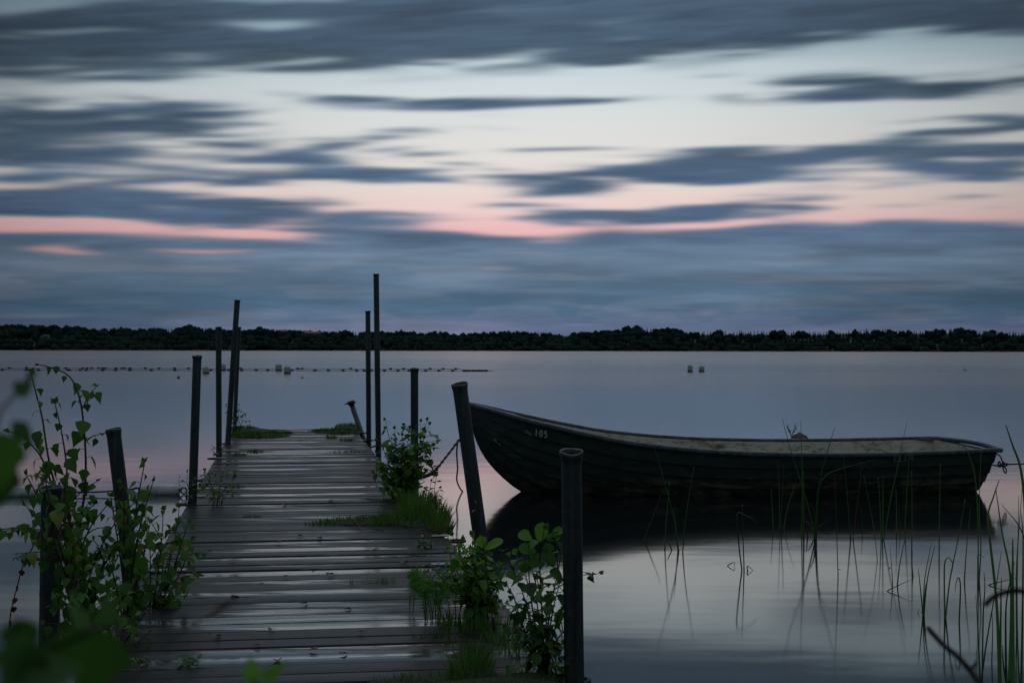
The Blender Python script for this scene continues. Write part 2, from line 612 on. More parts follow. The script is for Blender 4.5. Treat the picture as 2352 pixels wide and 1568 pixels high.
def sky_colors(AZ, EL):
    """cloud colours by direction; X and Y are the same angles in units of the picture"""
    X = 1176 + np.tan(np.clip(AZ, -1.3, 1.3)) * F
    Y = 800 - EL * F + (X - 1176) * .0017
    X0, Y0 = X, Y
    # drawn-out streaks, rising a little to the right higher up
    sh = np.clip(.085 * (1 - Y / 480), 0, .1)
    Yr = Y + (X - 1176) * sh
    w1 = (vnoise(X / 420, Yr / 60, 3, 3) - .5)
    w2 = (vnoise(X / 160, Yr / 26, 4, 3) - .5)
    Y = Y + 26 * w1 + 13 * w2
    X = X + 150 * (vnoise(X / 300, Yr / 30, 6, 2) - .5)
    blobs = [
        # centre x, y, half width, half height, rise to the right, weight
        (60, 120, 330, 46, 2, 1.25), (360, 110, 230, 44, 2, .95), (-60, 70, 300, 40, 8, .8), (300, 40, 160, 34, 5, .8), (560, 12, 260, 18, 3, .6),
        (700, 104, 180, 34, 0, 1.1), (900, 75, 260, 48, 2, 1.1), (1150, 55, 300, 50, 3, 1.2), (1500, 62, 330, 52, 3, 1.3), (1800, 45, 320, 38, 8, 1.2), (2080, 12, 300, 34, 8, 1.2),
        (2330, 35, 170, 40, -3, 1.4), (900, 10, 300, 30, 4, .9), (1400, 10, 500, 34, 2, 1.0), (480, 96, 160, 28, 4, .5),
        (60, 28, 130, 13, 8, -.75), (300, 34, 130, 12, 6, -.6), (590, 62, 170, 12, 9, -.95), (700, 50, 120, 9, 8, -.5), (1010, 62, 150, 10, 9, -.15), (1240, 30, 200, 9, 8, -.1), (60, 70, 120, 8, 6, -.3),
        (40, 285, 240, 38, 0, 1.2), (250, 285, 190, 28, 4, 1.0), (380, 270, 80, 18, 10, .7), (200, 248, 150, 8, 3, .4), (100, 330, 200, 13, 0, .6),
        (770, 232, 110, 9, -4, .65), (900, 238, 130, 13, -4, .95), (1060, 240, 130, 10, 2, .8), (1200, 238, 140, 9, 3, .7), (930, 255, 120, 7, -3, .4), (1330, 228, 100, 5, 2, .25), (980, 212, 90, 5, 4, .3), (600, 260, 70, 4, 4, .35),
        (470, 334, 160, 8, 1, .7), (590, 312, 90, 5, 0, .4), (830, 322, 110, 8, 8, .65), (740, 340, 80, 6, 6, .5), (790, 288, 120, 6, 2, .45), (1010, 352, 70, 7, 4, .6), (1110, 292, 70, 4, 0, .25),
        (900, 345, 70, 5, 5, .4), (870, 368, 100, 5, 0, .45), (1100, 374, 60, 4, 0, .4), (520, 296, 80, 4, 2, .3), (430, 310, 60, 5, 0, .3),
        (1295, 338, 80, 5, 0, .6), (1240, 325, 60, 4, 0, .3), (1400, 360, 90, 4, 3, .35), (1210, 402, 90, 10, -4, .7), (1180, 388, 50, 5, 0, .4), (1160, 418, 60, 4, 0, .35), (1330, 402, 60, 5, 4, .4), (1640, 340, 80, 5, 0, .4), (1720, 316, 60, 4, 0, .2),
        (110, 345, 170, 14, 0, .8), (60, 372, 130, 14, 0, .9), (330, 372, 230, 14, -1, 1.0), (560, 368, 130, 12, 2, .8), (700, 380, 130, 16, -6, 1.0), (420, 402, 150, 13, -2, .95), (620, 398, 150, 13, 0, .9), (930, 398, 100, 13, 0, 1.1),
        (830, 402, 90, 9, 0, .6), (1020, 414, 70, 4, -3, .4), (760, 408, 80, 6, 0, .6), (60, 405, 110, 8, 0, .9), (250, 415, 100, 6, 2, .6), (150, 390, 130, 4, 0, .4),
        (40, 450, 180, 20, 0, 1.1), (220, 450, 190, 17, 2, 1.1), (390, 462, 150, 14, -3, .9), (120, 482, 230, 16, -2, 1.2), (300, 492, 170, 16, -4, 1.15), (520, 478, 170, 20, -4, 1.15), (640, 462, 130, 10, 4, .7), (740, 470, 70, 6, 2, .6), (700, 490, 150, 11, -2, 1.0), (620, 505, 150, 15, -3, 1.1),
        (780, 500, 90, 7, -3, .8), (450, 525, 100, 6, 0, .6), (405, 526, 45, 10, 0, 1.0), (890, 505, 70, 5, 3, .5), (960, 510, 90, 6, 2, .55), (985, 490, 70, 6, 0, .6), (1000, 501, 60, 4, 0, .4), (690, 524, 140, 9, -5, .8),
        (830, 540, 180, 20, -4, 1.2), (960, 540, 160, 17, -3, 1.1), (1060, 556, 160, 14, 0, 1.0),
        (1215, 474, 70, 7, 0, .8), (1340, 500, 150, 13, 2, 1.1), (1440, 495, 150, 8, -1, .9), (1430, 518, 150, 16, 0, 1.1), (1250, 498, 70, 5, 0, .6), (1550, 505, 90, 6, -3, .5),
        (1500, 400, 160, 24, 5, 1.15), (1400, 412, 130, 15, 7, 1.05), (1330, 428, 80, 9, 5, .8), (1640, 388, 160, 26, 1, 1.25), (1780, 385, 150, 26, -3, 1.2), (1880, 362, 160, 14, 4, 1.0), (1990, 350, 130, 12, 8, 1.0), (2080, 322, 130, 14, 11, .95),
        (2230, 298, 160, 11, 7, 1.0), (2330, 288, 100, 10, 5, .9), (2180, 270, 110, 6, 2, .4), (2130, 350, 90, 12, 4, .9), (2260, 345, 130, 14, 3, 1.0), (2300, 380, 150, 20, 2, 1.1), (2170, 388, 100, 11, 0, .85), (2220, 412, 120, 11, 2, 1.0), (2330, 405, 80, 12, 0, .9),
        (1620, 432, 70, 5, 3, .5), (1960, 432, 120, 5, 4, .4), (2250, 456, 70, 8, 0, .7), (2190, 466, 90, 8, 0, .35), (2330, 475, 60, 7, 0, .5),
        (1900, 188, 120, 13, 5, .75), (1960, 200, 100, 16, 2, .85), (1880, 222, 90, 10, 4, .55), (2120, 208, 130, 14, 2, .95), (2270, 198, 170, 14, 2, 1.1), (2300, 160, 130, 6, 4, .35), (1670, 178, 80, 7, 2, .25), (1690, 234, 80, 9, 3, .35), (1500, 232, 90, 4, 2, .15),
        (1700, 472, 120, 10, 3, 1.0), (1830, 470, 110, 11, 2, 1.05), (1660, 494, 120, 8, 0, .9), (1900, 488, 120, 8, 3, .7), (1560, 498, 70, 5, 0, .5), (1770, 508, 120, 7, 0, .7), (2060, 478, 90, 5, 2, .3),
    ]
    holes = [
        (60, 520, 150, 9, 0, 1.25), (240, 525, 120, 6, -2, .8), (340, 530, 60, 6, -3, .6), (530, 534, 110, 8, -4, 1.05), (620, 541, 90, 4, -3, .7), (470, 514, 60, 4, 0, .4),
        (90, 574, 90, 8, 2, .85), (190, 582, 90, 5, -2, .7), (400, 574, 60, 5, 2, .6), (490, 575, 70, 5, 3, .75), (1120, 611, 34, 4, 0, .75), (1250, 579, 70, 4, 0, .6), (1270, 552, 50, 4, 0, .6),
        (1620, 513, 90, 6, 1, .9), (1640, 520, 60, 4, 0, .3), (2060, 494, 190, 9, 3, .8), (1100, 722, 34, 4, 0, .3), (2310, 583, 40, 6, 0, .3), (1480, 590, 70, 4, -5, .35), (860, 570, 70, 3, 0, .3),
        (1130, 518, 130, 13, 0, .8), (690, 553, 60, 4, -2, .45), (330, 600, 60, 4, 2, .2), (1040, 566, 40, 3, 0, .2), (60, 720, 50, 5, 0, .12),
    ]

    def gauss(bx, by, rx, ry, tilt):
        t = math.radians(tilt)
        dx, dy = X - bx, Y - by
        u = (dx * math.cos(t) - dy * math.sin(t)) / (rx * 1.1)
        v = (dx * math.sin(t) + dy * math.cos(t)) / (ry * 1.12)
        return np.exp(-(u * u + v * v) * .85)
    den = np.zeros_like(X)
    for b in blobs:
        den += gauss(*b[:5]) * b[5]
    den = 1.5 * np.tanh(den / 1.5)
    n1 = vnoise(X / 230, Yr / 22, 11, 3)
    n2 = vnoise(X / 110, Yr / 9, 12, 3)
    n3 = vnoise(X / 420, Yr / 55, 13, 3)
    n4 = vnoise(X / 520, Y0 / 30 + X / 900, 15, 4)
    inner = sst(den, .1, .5)
    n5 = vnoise(X / 70, Yr / 5.5, 17, 2)
    den = den * (.58 + .7 * n1) + (.22 + .9 * inner) * (n1 - .5) + (.18 + .8 * inner) * (n2 - .5) + (.08 + .4 * inner) * (n5 - .5) + .22 * (n3 - .5) - .07
    edge = 546 - 26 * sst(X0, 1300, 1900) + 34 * (n3 - .5) + 16 * (n1 - .5)
    bank = sst(Y, edge - 26, edge + 26) * (1.22 + .5 * (n1 - .5) + .3 * (n2 - .5))
    den = np.maximum(den, bank) + .25 * np.minimum(den, bank)
    h = np.zeros_like(X)
    for b in holes:
        h += gauss(*b[:5]) * b[5]
    den = den - h * 1.25
    far_side = sst(np.abs(AZ), .42, .8)
    den = den + far_side * (.8 + .9 * (n4 - .5)) + sst(EL, .26, .36) * .8
    al = sst(den, -.02, .86)
    # the clouds drift during the exposure: soften along the streaks
    def soften(f, n_, ax_):
        k_ = np.exp(-.5 * (np.arange(-3 * n_, 3 * n_ + 1) / n_) ** 2)
        k_ /= k_.sum()
        pad = [(0, 0), (0, 0)]
        pad[ax_] = (3 * n_, 3 * n_)
        g_ = np.pad(f, pad, mode='edge')
        m_ = f.shape[ax_]
        return sum(w_ * (g_[:, i_:i_ + m_] if ax_ else g_[i_:i_ + m_]) for i_, w_ in enumerate(k_))
    al = soften(soften(al, 3, 1), 1, 0)
    gy = [-400, 0, 100, 150, 220, 300, 380, 430, 480, 520, 580, 640, 720, 800]
    gc = np.array([(110, 138, 156), (124, 150, 165), (166, 187, 197), (193, 208, 214), (207, 215, 218), (215, 217, 215), (221, 215, 210), (227, 212, 206), (230, 203, 199), (230, 184, 185), (222, 164, 163), (178, 146, 152), (140, 130, 146), (130, 125, 140)])
    cy = [-400, 0, 90, 130, 250, 330, 400, 480, 540, 600, 660, 700, 745, 800]
    cc = np.array([(74, 92, 108), (74, 93, 113), (68, 86, 105), (72, 90, 106), (70, 90, 110), (78, 98, 118), (78, 99, 124), (79, 100, 125), (84, 105, 129), (97, 117, 138), (83, 107, 130), (73, 101, 126), (82, 102, 128), (84, 101, 126)])
    gap = np.stack([np.interp(Y0, gy, gc[:, k]) for k in range(3)], -1)
    cl = np.stack([np.interp(Y0 + 14 * (n3 - .5), cy, cc[:, k]) for k in range(3)], -1)
    q = np.clip(np.abs(X0 - 1210) / 1180, 0, 2.2)
    gap *= (1 - .21 * np.minimum(q, 1.4) ** 2)[..., None]
    top = sst(Y0, 420, 60)
    cl *= (1 - (.12 + .20 * top + .10 * sst(Y0, 560, 740)) * np.minimum(q, 1.3) ** 2)[..., None]
    body = vnoise(X / 330, Yr / 34, 21, 4)
    low = sst(Y0, 560, 620)
    cl *= (1 + .34 * (body - .5) + .16 * (n2 - .5) * (1 - .5 * low))[..., None]
    # softer puffs over the treeline and a faint warm tinge in them
    pf = vnoise(X0 / 95, Y0 / 34, 31, 4)
    pb = sst(Y0, 672, 706) * sst(Y0, 815, 770) * sst(X0 + 500 * (vnoise(X0 / 500, Y0 / 900, 33, 1) - .5), 500, 1000)
    puff = pb * sst(pf + (Y0 - 715) * .006, .44, .60)
    cl += (puff * .8)[..., None] * np.array([12, 6, 6])
    lav = low * sst(vnoise(X0 / 260, Y0 / 22, 35, 3), .48, .72)
    cl += lav[..., None] * np.array([14, 8, 5])
    c = gap + (cl - gap) * al[..., None]
    c = np.clip(c, 0, 255) / 255
    lin = np.where(c <= .04045, c / 12.92, ((c + .055) / 1.055) ** 2.4)
    return lin * 1.07


def build_sky():
    a = np.concatenate([np.linspace(-1.15, -.44, 50)[:-1], np.arange(-.44, .44, .0028), np.linspace(.44, 1.15, 50)])
    e = np.concatenate([np.arange(-.012, .262, .0009), np.linspace(.264, .45, 30)])
    AZ, EL = np.meshgrid(a, e)
    R = 3200.0
    co = np.stack([np.sin(AZ) * R, np.cos(AZ) * R, EL * R + H], -1).reshape(-1, 3)
    # EL is the slope along the viewing axis ahead; keep it the same all round
    lin = sky_colors(AZ, EL / np.maximum(np.cos(AZ), .35)).reshape(-1, 3)
    ne, na = AZ.shape
    ii = (np.arange(ne - 1)[:, None] * na + np.arange(na - 1)[None, :]).reshape(-1)
    fc = np.stack([ii, ii + 1, ii + na + 1, ii + na], -1)
    me = bpy.data.meshes.new('sky')
    me.vertices.add(len(co))
    me.vertices.foreach_set('co', co.astype(np.float32).ravel())
    me.loops.add(fc.size)
    me.loops.foreach_set('vertex_index', fc.astype(np.int32).ravel())
    me.polygons.add(len(fc))
    me.polygons.foreach_set('loop_start', np.arange(0, fc.size, 4, dtype=np.int32))
    me.update(calc_edges=True)
    at = me.color_attributes.new('glow', 'FLOAT_COLOR', 'POINT')
    at.data.foreach_set('color', np.concatenate([lin, np.ones((len(lin), 1))], -1).astype(np.float32).ravel())
    m = bpy.data.materials.new('dusk_sky')
    m.use_nodes = True
    nt = NT(m.node_tree)
    nt.n.remove(nt.n['Principled BSDF'])
    em = nt.n.new('ShaderNodeEmission')
    an = nt.n.new('ShaderNodeAttribute')
    an.attribute_name = 'glow'
    nt.link(an.outputs['Color'], em.inputs[0])
    nt.link(em.outputs[0], nt.n['Material Output'].inputs[0])
    m.cycles.emission_sampling = 'NONE'
    me.materials.append(m)
    o = bpy.data.objects.new('sky', me)
    COL.objects.link(o)
    tag(o, 'dusk sky of wind drawn grey blue clouds with pale and pink gaps', 'sky', kind='structure')


build_sky()


def build_world():
    w = bpy.data.worlds.new('World')
    SC.world = w
    w.use_nodes = True
    t = w.node_tree
    nt = NT(t)
    bg = t.nodes['Background']
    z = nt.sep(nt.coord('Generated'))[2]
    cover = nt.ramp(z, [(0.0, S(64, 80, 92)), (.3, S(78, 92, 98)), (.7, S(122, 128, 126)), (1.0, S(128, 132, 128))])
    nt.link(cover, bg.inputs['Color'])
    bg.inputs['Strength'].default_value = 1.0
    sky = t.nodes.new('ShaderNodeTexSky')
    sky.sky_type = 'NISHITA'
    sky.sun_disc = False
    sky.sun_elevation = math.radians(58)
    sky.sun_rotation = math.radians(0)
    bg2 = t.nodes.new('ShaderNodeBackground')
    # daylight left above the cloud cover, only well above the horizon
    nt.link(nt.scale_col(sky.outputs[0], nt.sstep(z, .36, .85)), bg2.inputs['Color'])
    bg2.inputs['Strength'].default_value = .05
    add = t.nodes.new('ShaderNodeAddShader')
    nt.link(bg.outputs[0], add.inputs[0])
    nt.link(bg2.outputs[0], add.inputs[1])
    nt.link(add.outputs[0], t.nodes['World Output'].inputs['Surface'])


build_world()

sd = bpy.data.lights.new('Sun', 'SUN')
sd.energy = .12
sd.angle = math.radians(25)
sd.color = (1, .93, .88)
so = bpy.data.objects.new('Sun', sd)
COL.objects.link(so)
# light comes from ahead and high above the lake (same direction as the sky's sun)
so.rotation_euler = Vector((0, -math.cos(math.radians(58)), -math.sin(math.radians(58)))).to_track_quat('-Z', 'Y').to_euler()

# ------------------------------------------------------------------ camera
cd = bpy.data.cameras.new('Camera')
cam = bpy.data.objects.new('Camera', cd)
COL.objects.link(cam)
cd.sensor_width = 36
cd.lens = F / 2352 * 36
cd.shift_y = 16 / 2352
cd.clip_start = .05
cd.clip_end = 9000
cam.matrix_world = Matrix.Translation(CAM) @ Matrix((RX, UP, -FW)).transposed().to_4x4()
cd.dof.use_dof = True
cd.dof.focus_distance = 7.0
cd.dof.aperture_fstop = 8.0
SC.camera = cam

# ------------------------------------------------------------------ setting
mb = MB()
ys = [-30, 0, 5, 20, 60, 150, 400, 900, 2500]
for yv in ys:
    mb.vert(V(-2500, yv, 0))
    mb.vert(V(2500, yv, 0))
for i in range(len(ys) - 1):
    mb.face((2 * i, 2 * i + 1, 2 * i + 3, 2 * i + 2))
tag(mb.build('water', M['water']), 'calm grey blue lake at dusk reflecting the cloudy sky', 'lake', kind='structure')

# near bank below the viewer
mb = MB()
nx, ny = 40, 24
gr = []
for j in range(ny):
    row = []
    for i in range(nx):
        xx = -5 + 10 * i / (nx - 1)
        yy = -6 + 9.4 * j / (ny - 1)
        zz = interp([(-6, .55), (0, .42), (2.2, .28), (3.4, -.35)], yy + .25 * noise.noise(V(xx, 0, 2)))
        row.append(mb.vert(V(xx, yy, zz + .06 * noise.noise(V(xx * 2, yy * 2, 0)))))
    gr.append(row)
for j in range(ny - 1):
    for i in range(nx - 1):
        mb.face((gr[j][i], gr[j][i + 1], gr[j + 1][i + 1], gr[j + 1][i]))
tag(mb.build('ground', M['soil']), 'dark soil of the near lake bank at the start of the jetty', 'ground', kind='structure')

SKY = [(0, 746), (29, 744), (60, 745), (102, 746), (170, 749), (222, 754), (256, 753), (280, 753), (307, 759), (316, 762), (323, 752), (352, 753), (376, 755),
       (410, 752), (428, 747), (440, 747), (472, 752), (489, 756), (523, 757), (554, 758), (575, 755), (595, 753), (615, 757), (650, 756), (697, 759), (735, 760),
       (804, 760), (900, 761), (950, 762), (1040, 763), (1057, 769), (1065, 764), (1071, 765), (1145, 762), (1187, 761), (1248, 762), (1280, 766), (1300, 771),
       (1316, 763), (1358, 762), (1402, 757), (1430, 756), (1443, 750), (1467, 750), (1522, 753), (1532, 751), (1573, 759), (1608, 761), (1650, 758), (1676, 764),
       (1700, 759), (1770, 759), (1823, 760), (1891, 761), (1960, 759), (1990, 755), (2034, 756), (2095, 759), (2181, 755), (2213, 754), (2266, 758), (2352, 762), (2500, 760)]
DS = 790.0


def skyz(x, d):
    px = 1176 + x / d * F
    return H + (800 + (px - 1176) * .0017 - interp(SKY, px)) / F * d


mb = MB()
rows = []
for d, f in ((DS, 0), (DS + 4, .02), (DS + 25, .12), (DS + 66, .62), (DS + 78, .82), (DS + 110, .84), (DS + 400, .8), (DS + 900, .4)):
    row = []
    for i in range(90):
        xx = -700 + 1400 * i / 89
        wob = 2.5 * noise.noise(V(xx * .02, 5, d * .01))
        row.append(mb.vert(V(xx, d + (wob if f == 0 else 0), (-.4 if f == 0 else f * skyz(xx, DS + 60) * 1.0))))
    rows.append(row)
for a, b in zip(rows, rows[1:]):
    for i in range(89):
        mb.face((a[i], a[i + 1], b[i + 1], b[i]))
tag(mb.build('terrain', M['hill']), 'low wooded slope on the far shore of the lake', 'hillside', kind='structure')


def ico():
    bm = bmesh.new()
    bmesh.ops.create_icosphere(bm, subdivisions=2, radius=1)
    bm.verts.index_update()
    r_ = ([v.co.copy() for v in bm.verts], [tuple(v.index for v in f.verts) for f in bm.faces])
    bm.free()
    return r_


ICO_V, ICO_F = ico()


def decid(mb, base, h, r, tint, rng, n=60, low=.25, k_l=5):
    """a crown of knobbly leaf masses with loose leaf sprays on their outsides"""
    lumps = [(V(0, 0, h * .72), r * .62, .0)]
    for k in range(k_l):
        a = rng.uniform(0, 2 * PI)
        rr = r * rng.uniform(.25, .6)
        lumps.append((V(math.cos(a) * rr, math.sin(a) * rr, h * rng.uniform(low, .80)), r * rng.uniform(.34, .58), rng.uniform(-.10, .10)))
    for c, lr, lt in lumps:
        c = c.copy()
        if c.z + lr > h:
            c.z = h - lr * rng.uniform(.95, 1.05)
        off = len(mb.v)
        sd_ = V(rng.uniform(0, 50), rng.uniform(0, 50), 0)
        t = min(1, max(0, tint + lt))
        for u in ICO_V:
            q = 1 + .5 * noise.noise(u * 2.4 + sd_) + .35 * noise.noise(u * 5 + sd_)
            mb.vert(base + c + V(u.x * lr * q, u.y * lr * q, u.z * lr * q * 1.2), t)
        for f in ICO_F:
            mb.face((off + f[0], off + f[1], off + f[2]), True)
    for k in range(n):
        c, lr, lt = rng.choice(lumps)
        u = V(rng.gauss(0, 1), rng.gauss(0, 1), rng.gauss(0, 1)).normalized()
        p = base + c + u * lr * rng.uniform(.95, 1.2)
        if p.z > base.z + h:
            p.z = base.z + h * rng.uniform(.95, 1)
        s = rng.uniform(.15, .32)
        a1 = u.orthogonal().normalized()
        a2 = u.cross(a1).normalized()
        t = min(1, max(0, tint + lt))
        i0 = [mb.vert(p + a1 * s, t), mb.vert(p + a2 * s * .8, t), mb.vert(p - a1 * s, t), mb.vert(p - a2 * s * .8, t)]
        mb.face(i0, False)


def conif(mb, base, h, r, tint, rng, n=60):
    # tapered, ragged core
    sd_ = rng.uniform(0, 90)
    rr = []
    for i in range(9):
        f = i / 8
        rad = r * .8 * (1 - f) ** .9 * (1.15 if i % 2 else .8) + .03
        rr.append([base + V(math.cos(a) * rad * (1 + .4 * noise.noise(V(a, f * 6, sd_))), math.sin(a) * rad, h * (.02 + .96 * f)) for a in [2 * PI * k / 8 for k in range(8)]])
    mb.rings(rr, True, min(1, max(0, tint)))
    for k in range(n):
        f = rng.random() ** .8
        z = h * (.12 + .88 * f)
        rr = r * (1 - f) ** .85 * rng.uniform(.3, 1) + .05
        a = rng.uniform(0, 2 * PI)
        o = V(math.cos(a), math.sin(a), 0)
        p = base + o * rr + V(0, 0, z - rr * .3)
        s = rng.uniform(.3, .6) * (1.1 - f * .75)
        tq = V(-o.y, o.x, 0)
        t = min(1, max(0, tint + rng.uniform(-.1, .1)))
        q = [mb.vert(p - o * s * .8 + V(0, 0, s * .5), t), mb.vert(p + tq * s * .8, t), mb.vert(p + o * s - V(0, 0, s * .4), t), mb.vert(p - tq * s * .8, t)]
        mb.face(q, False)
    top = base + V(0, 0, h)
    q = [mb.vert(top, tint), mb.vert(top + V(.28, 0, -1.3), tint), mb.vert(top + V(-.28, 0, -1.3), tint)]
    mb.face(q, False)
    q = [mb.vert(top, tint), mb.vert(top + V(0, .28, -1.3), tint), mb.vert(top + V(0, -.28, -1.3), tint)]
    mb.face(q, False)


rng = random.Random(11)
mb = MB()
for layer, (dd, hf, step) in enumerate(((66, 1.0, 6.5), (45, .88, 11), (26, .68, 13), (13, .46, 14), (6, .26, 15))):
    px = -260
    while px < 2640:
        px += step * rng.uniform(.6, 1.4)
        d = DS + dd + rng.uniform(-6, 6)
        x = (px - 1176) / F * d
        zt = skyz(x, d) * hf * rng.uniform(.88, 1.0) + rng.uniform(-.5, .15)
        if layer == 0:
            zt = skyz(x, d) + rng.uniform(-.8, .05)
        zb = max(.1, zt - rng.uniform(6, 9)) if layer < 2 else max(.1, zt - rng.uniform(4, 6))
        pr = .75 if px > 1560 else (.3 if px > 1060 else .2)
        if layer > 2:
            pr *= .3
        tn = .28 + .5 * max(0, noise.noise(V(px * .012, layer * 2.3, 1)) + .25) * (1 if layer else .6)
        if 94 < px < 121 and layer > 0:
            zt = min(zt, H + (800 + (px - 1176) * .0017 - 777) / F * d)
            zb = min(zb, zt - 2.5)
        base = V(x, d, zb)
        if rng.random() < pr:
            conif(mb, base, (zt - zb) * rng.uniform(.98, 1.08), rng.uniform(1.3, 2.2), tn * .5, rng, 90)
        else:
            decid(mb, base, zt - zb, rng.uniform(2.4, 4.2), tn, rng, 75, k_l=4 if layer < 2 else 3)
o = tag(mb.build('forest', M['wood_forest']), 'dark mixed forest lining the whole far shore', 'forest', kind='stuff')

# tall trees that stand out of the far treeline
for nm, px, top, w, kind, lab in (
        ('round_tree', 434, 745.5, 3.2, 'd', 'tall rounded tree topping the far treeline, behind the short leaning left posts'),
        ('round_tree', 595, 752, 4.4, 'd', 'broad domed tree on the far shore just beside the tallest leaning post'),
        ('round_tree', 1460, 748.5, 3.8, 'd', 'highest bulky tree on the far hump above the rowing boat'),
        ('round_tree', 1532, 750, 2.6, 'd', 'second round crown on the far hump, right of its highest tree'),
        ('spruce_tree', 1990, 752.5, 1.5, 'c', 'tall pointed spruce rising highest from the even spruce skyline'),
        ('spruce_tree', 2183, 753, 1.3, 'c', 'thin pointed spruce, first of the twin spires over the boat stern'),
        ('spruce_tree', 2213, 752.5, 1.3, 'c', 'pointed spruce, second of the twin spires over the boat stern')):
    d = DS + 66
    x = (px - 1176) / F * d
    zt = H + (800 + (px - 1176) * .0017 - top) / F * d
    zb = zt - 9
    base = V(x, d, zb)
    root = thing(nm, base, lab, 'tree')
    mb = MB()
    if kind == 'd':
        decid(mb, base, 9, w, .30, rng, 60, k_l=8)
    else:
        conif(mb, base, 9, w, .14, rng, 90)
    mb.build('crown', M['wood_forest'], root)
    mb = MB()
    mb.tube([base + V(0, 0, -1), base + V(0, 0, 4), base + V(0, 0, 7.5)], [.22, .16, .06], 6)
    mb.build('trunk', M['bark'], root)

# pale dry reeds along the far waterline
mb = MB()
for (a, b) in ((75, 205), (212, 300), (322, 372), (440, 480), (500, 560), (812, 965), (980, 1040), (1050, 1180), (1235, 1290), (1330, 1350), (1420, 1490), (1580, 1700), (1712, 1730), (1760, 1800),
               (1830, 1910), (1960, 2060), (2110, 2170), (2200, 2352)):
    for k in range(int((b - a) * 3)):
        px = rng.uniform(a, b)
        d = DS - 1 + rng.uniform(-2.5, 1.5)
        x = (px - 1176) / F * d
        hh = rng.uniform(.7, 1.55) * (.8 + .4 * noise.noise(V(px * .03, 0, 0)))
        mb.blade(V(x, d, -.1), V(x + rng.uniform(-.15, .15), d, hh), .22, rng.random(), n=2, wdir=V(1, .2, 0))
tag(mb.build('reed_belt', M['reedbelt']), 'low tan reed belt along the far waterline', 'reeds', kind='stuff')


def house(px, ybot, w, h, roofh, d, name, lab, wallm, roofm, turn=.3, gable=True):
    zb = H + (800 + (px - 1176) * .0017 - ybot) / F * d
    c = V((px - 1176) / F * d, d, zb)
    root = thing(name, c, lab, 'house')
    R = Matrix.Rotation(turn, 3, 'Z')
    dp = w * .8
    mb = MB()
    mb.box(c + V(0, 0, h / 2 - 1.5), (w, dp, h + 3), R)
    wl = mb.build('wall', wallm, root)
    mb = MB()
    q = [V(-w / 2 - .4, -dp / 2 - .4, h), V(w / 2 + .4, -dp / 2 - .4, h), V(w / 2 + .4, dp / 2 + .4, h), V(-w / 2 - .4, dp / 2 + .4, h), V(-w / 2 - .4, 0, h + roofh), V(w / 2 + .4, 0, h + roofh)]
    ix = [mb.vert(c + R @ p) for p in q]
    for f in ((0, 1, 5, 4), (2, 3, 4, 5), (0, 4, 3), (1, 2, 5), (3, 2, 1, 0)):
        mb.face([ix[i] for i in f], False)
    rf = mb.build('roof', roofm, root)
    mb = MB()
    mb.box(c + R @ V(w * .2, 0, h + roofh), (.6, .6, 1.2), R)
    mb.build('chimney', roofm, rf)
    for sx in (-.28, .1):
        mb = MB()
        mb.box(c + R @ V(w * sx, -dp / 2 - .03, h * .55), (.9, .08, 1.1), R)
        mb.build('window', M['pane'], root)
    return root


house(107, 777, 2.6, 1.6, .6, DS + 40, 'house', 'small white house glimpsed among the far trees above the birch top', M['wall_white'], M['roof_dark'], .2)
house(708, 769, 5.0, 1.0, 1.4, DS + 52, 'house', 'larger red roofed house showing between far treetops', M['roof_red'], M['roof_red'], .5)
house(731, 769, 4.0, .9, 1.2, DS + 50, 'house', 'smaller red gabled house close beside the larger red roof', M['roof_red'], M['roof_red'], -.4)
house(652, 764, 3.4, .8, .8, DS + 58, 'house', 'reddish roof alone just over the far treetops, nearest the leaning post', M['roof_red'], M['roof_red'], .1)

# ------------------------------------------------------------------ jetty
TH = math.atan(.160)
AX = V(-math.sin(TH), math.cos(TH), 0)
PR = V(math.cos(TH), math.sin(TH), 0)
O = V(-.64, 4.82, ZD)
HW = .80


def J(w, l, z=0):
    return O + PR * w + AX * l + V(0, 0, z)


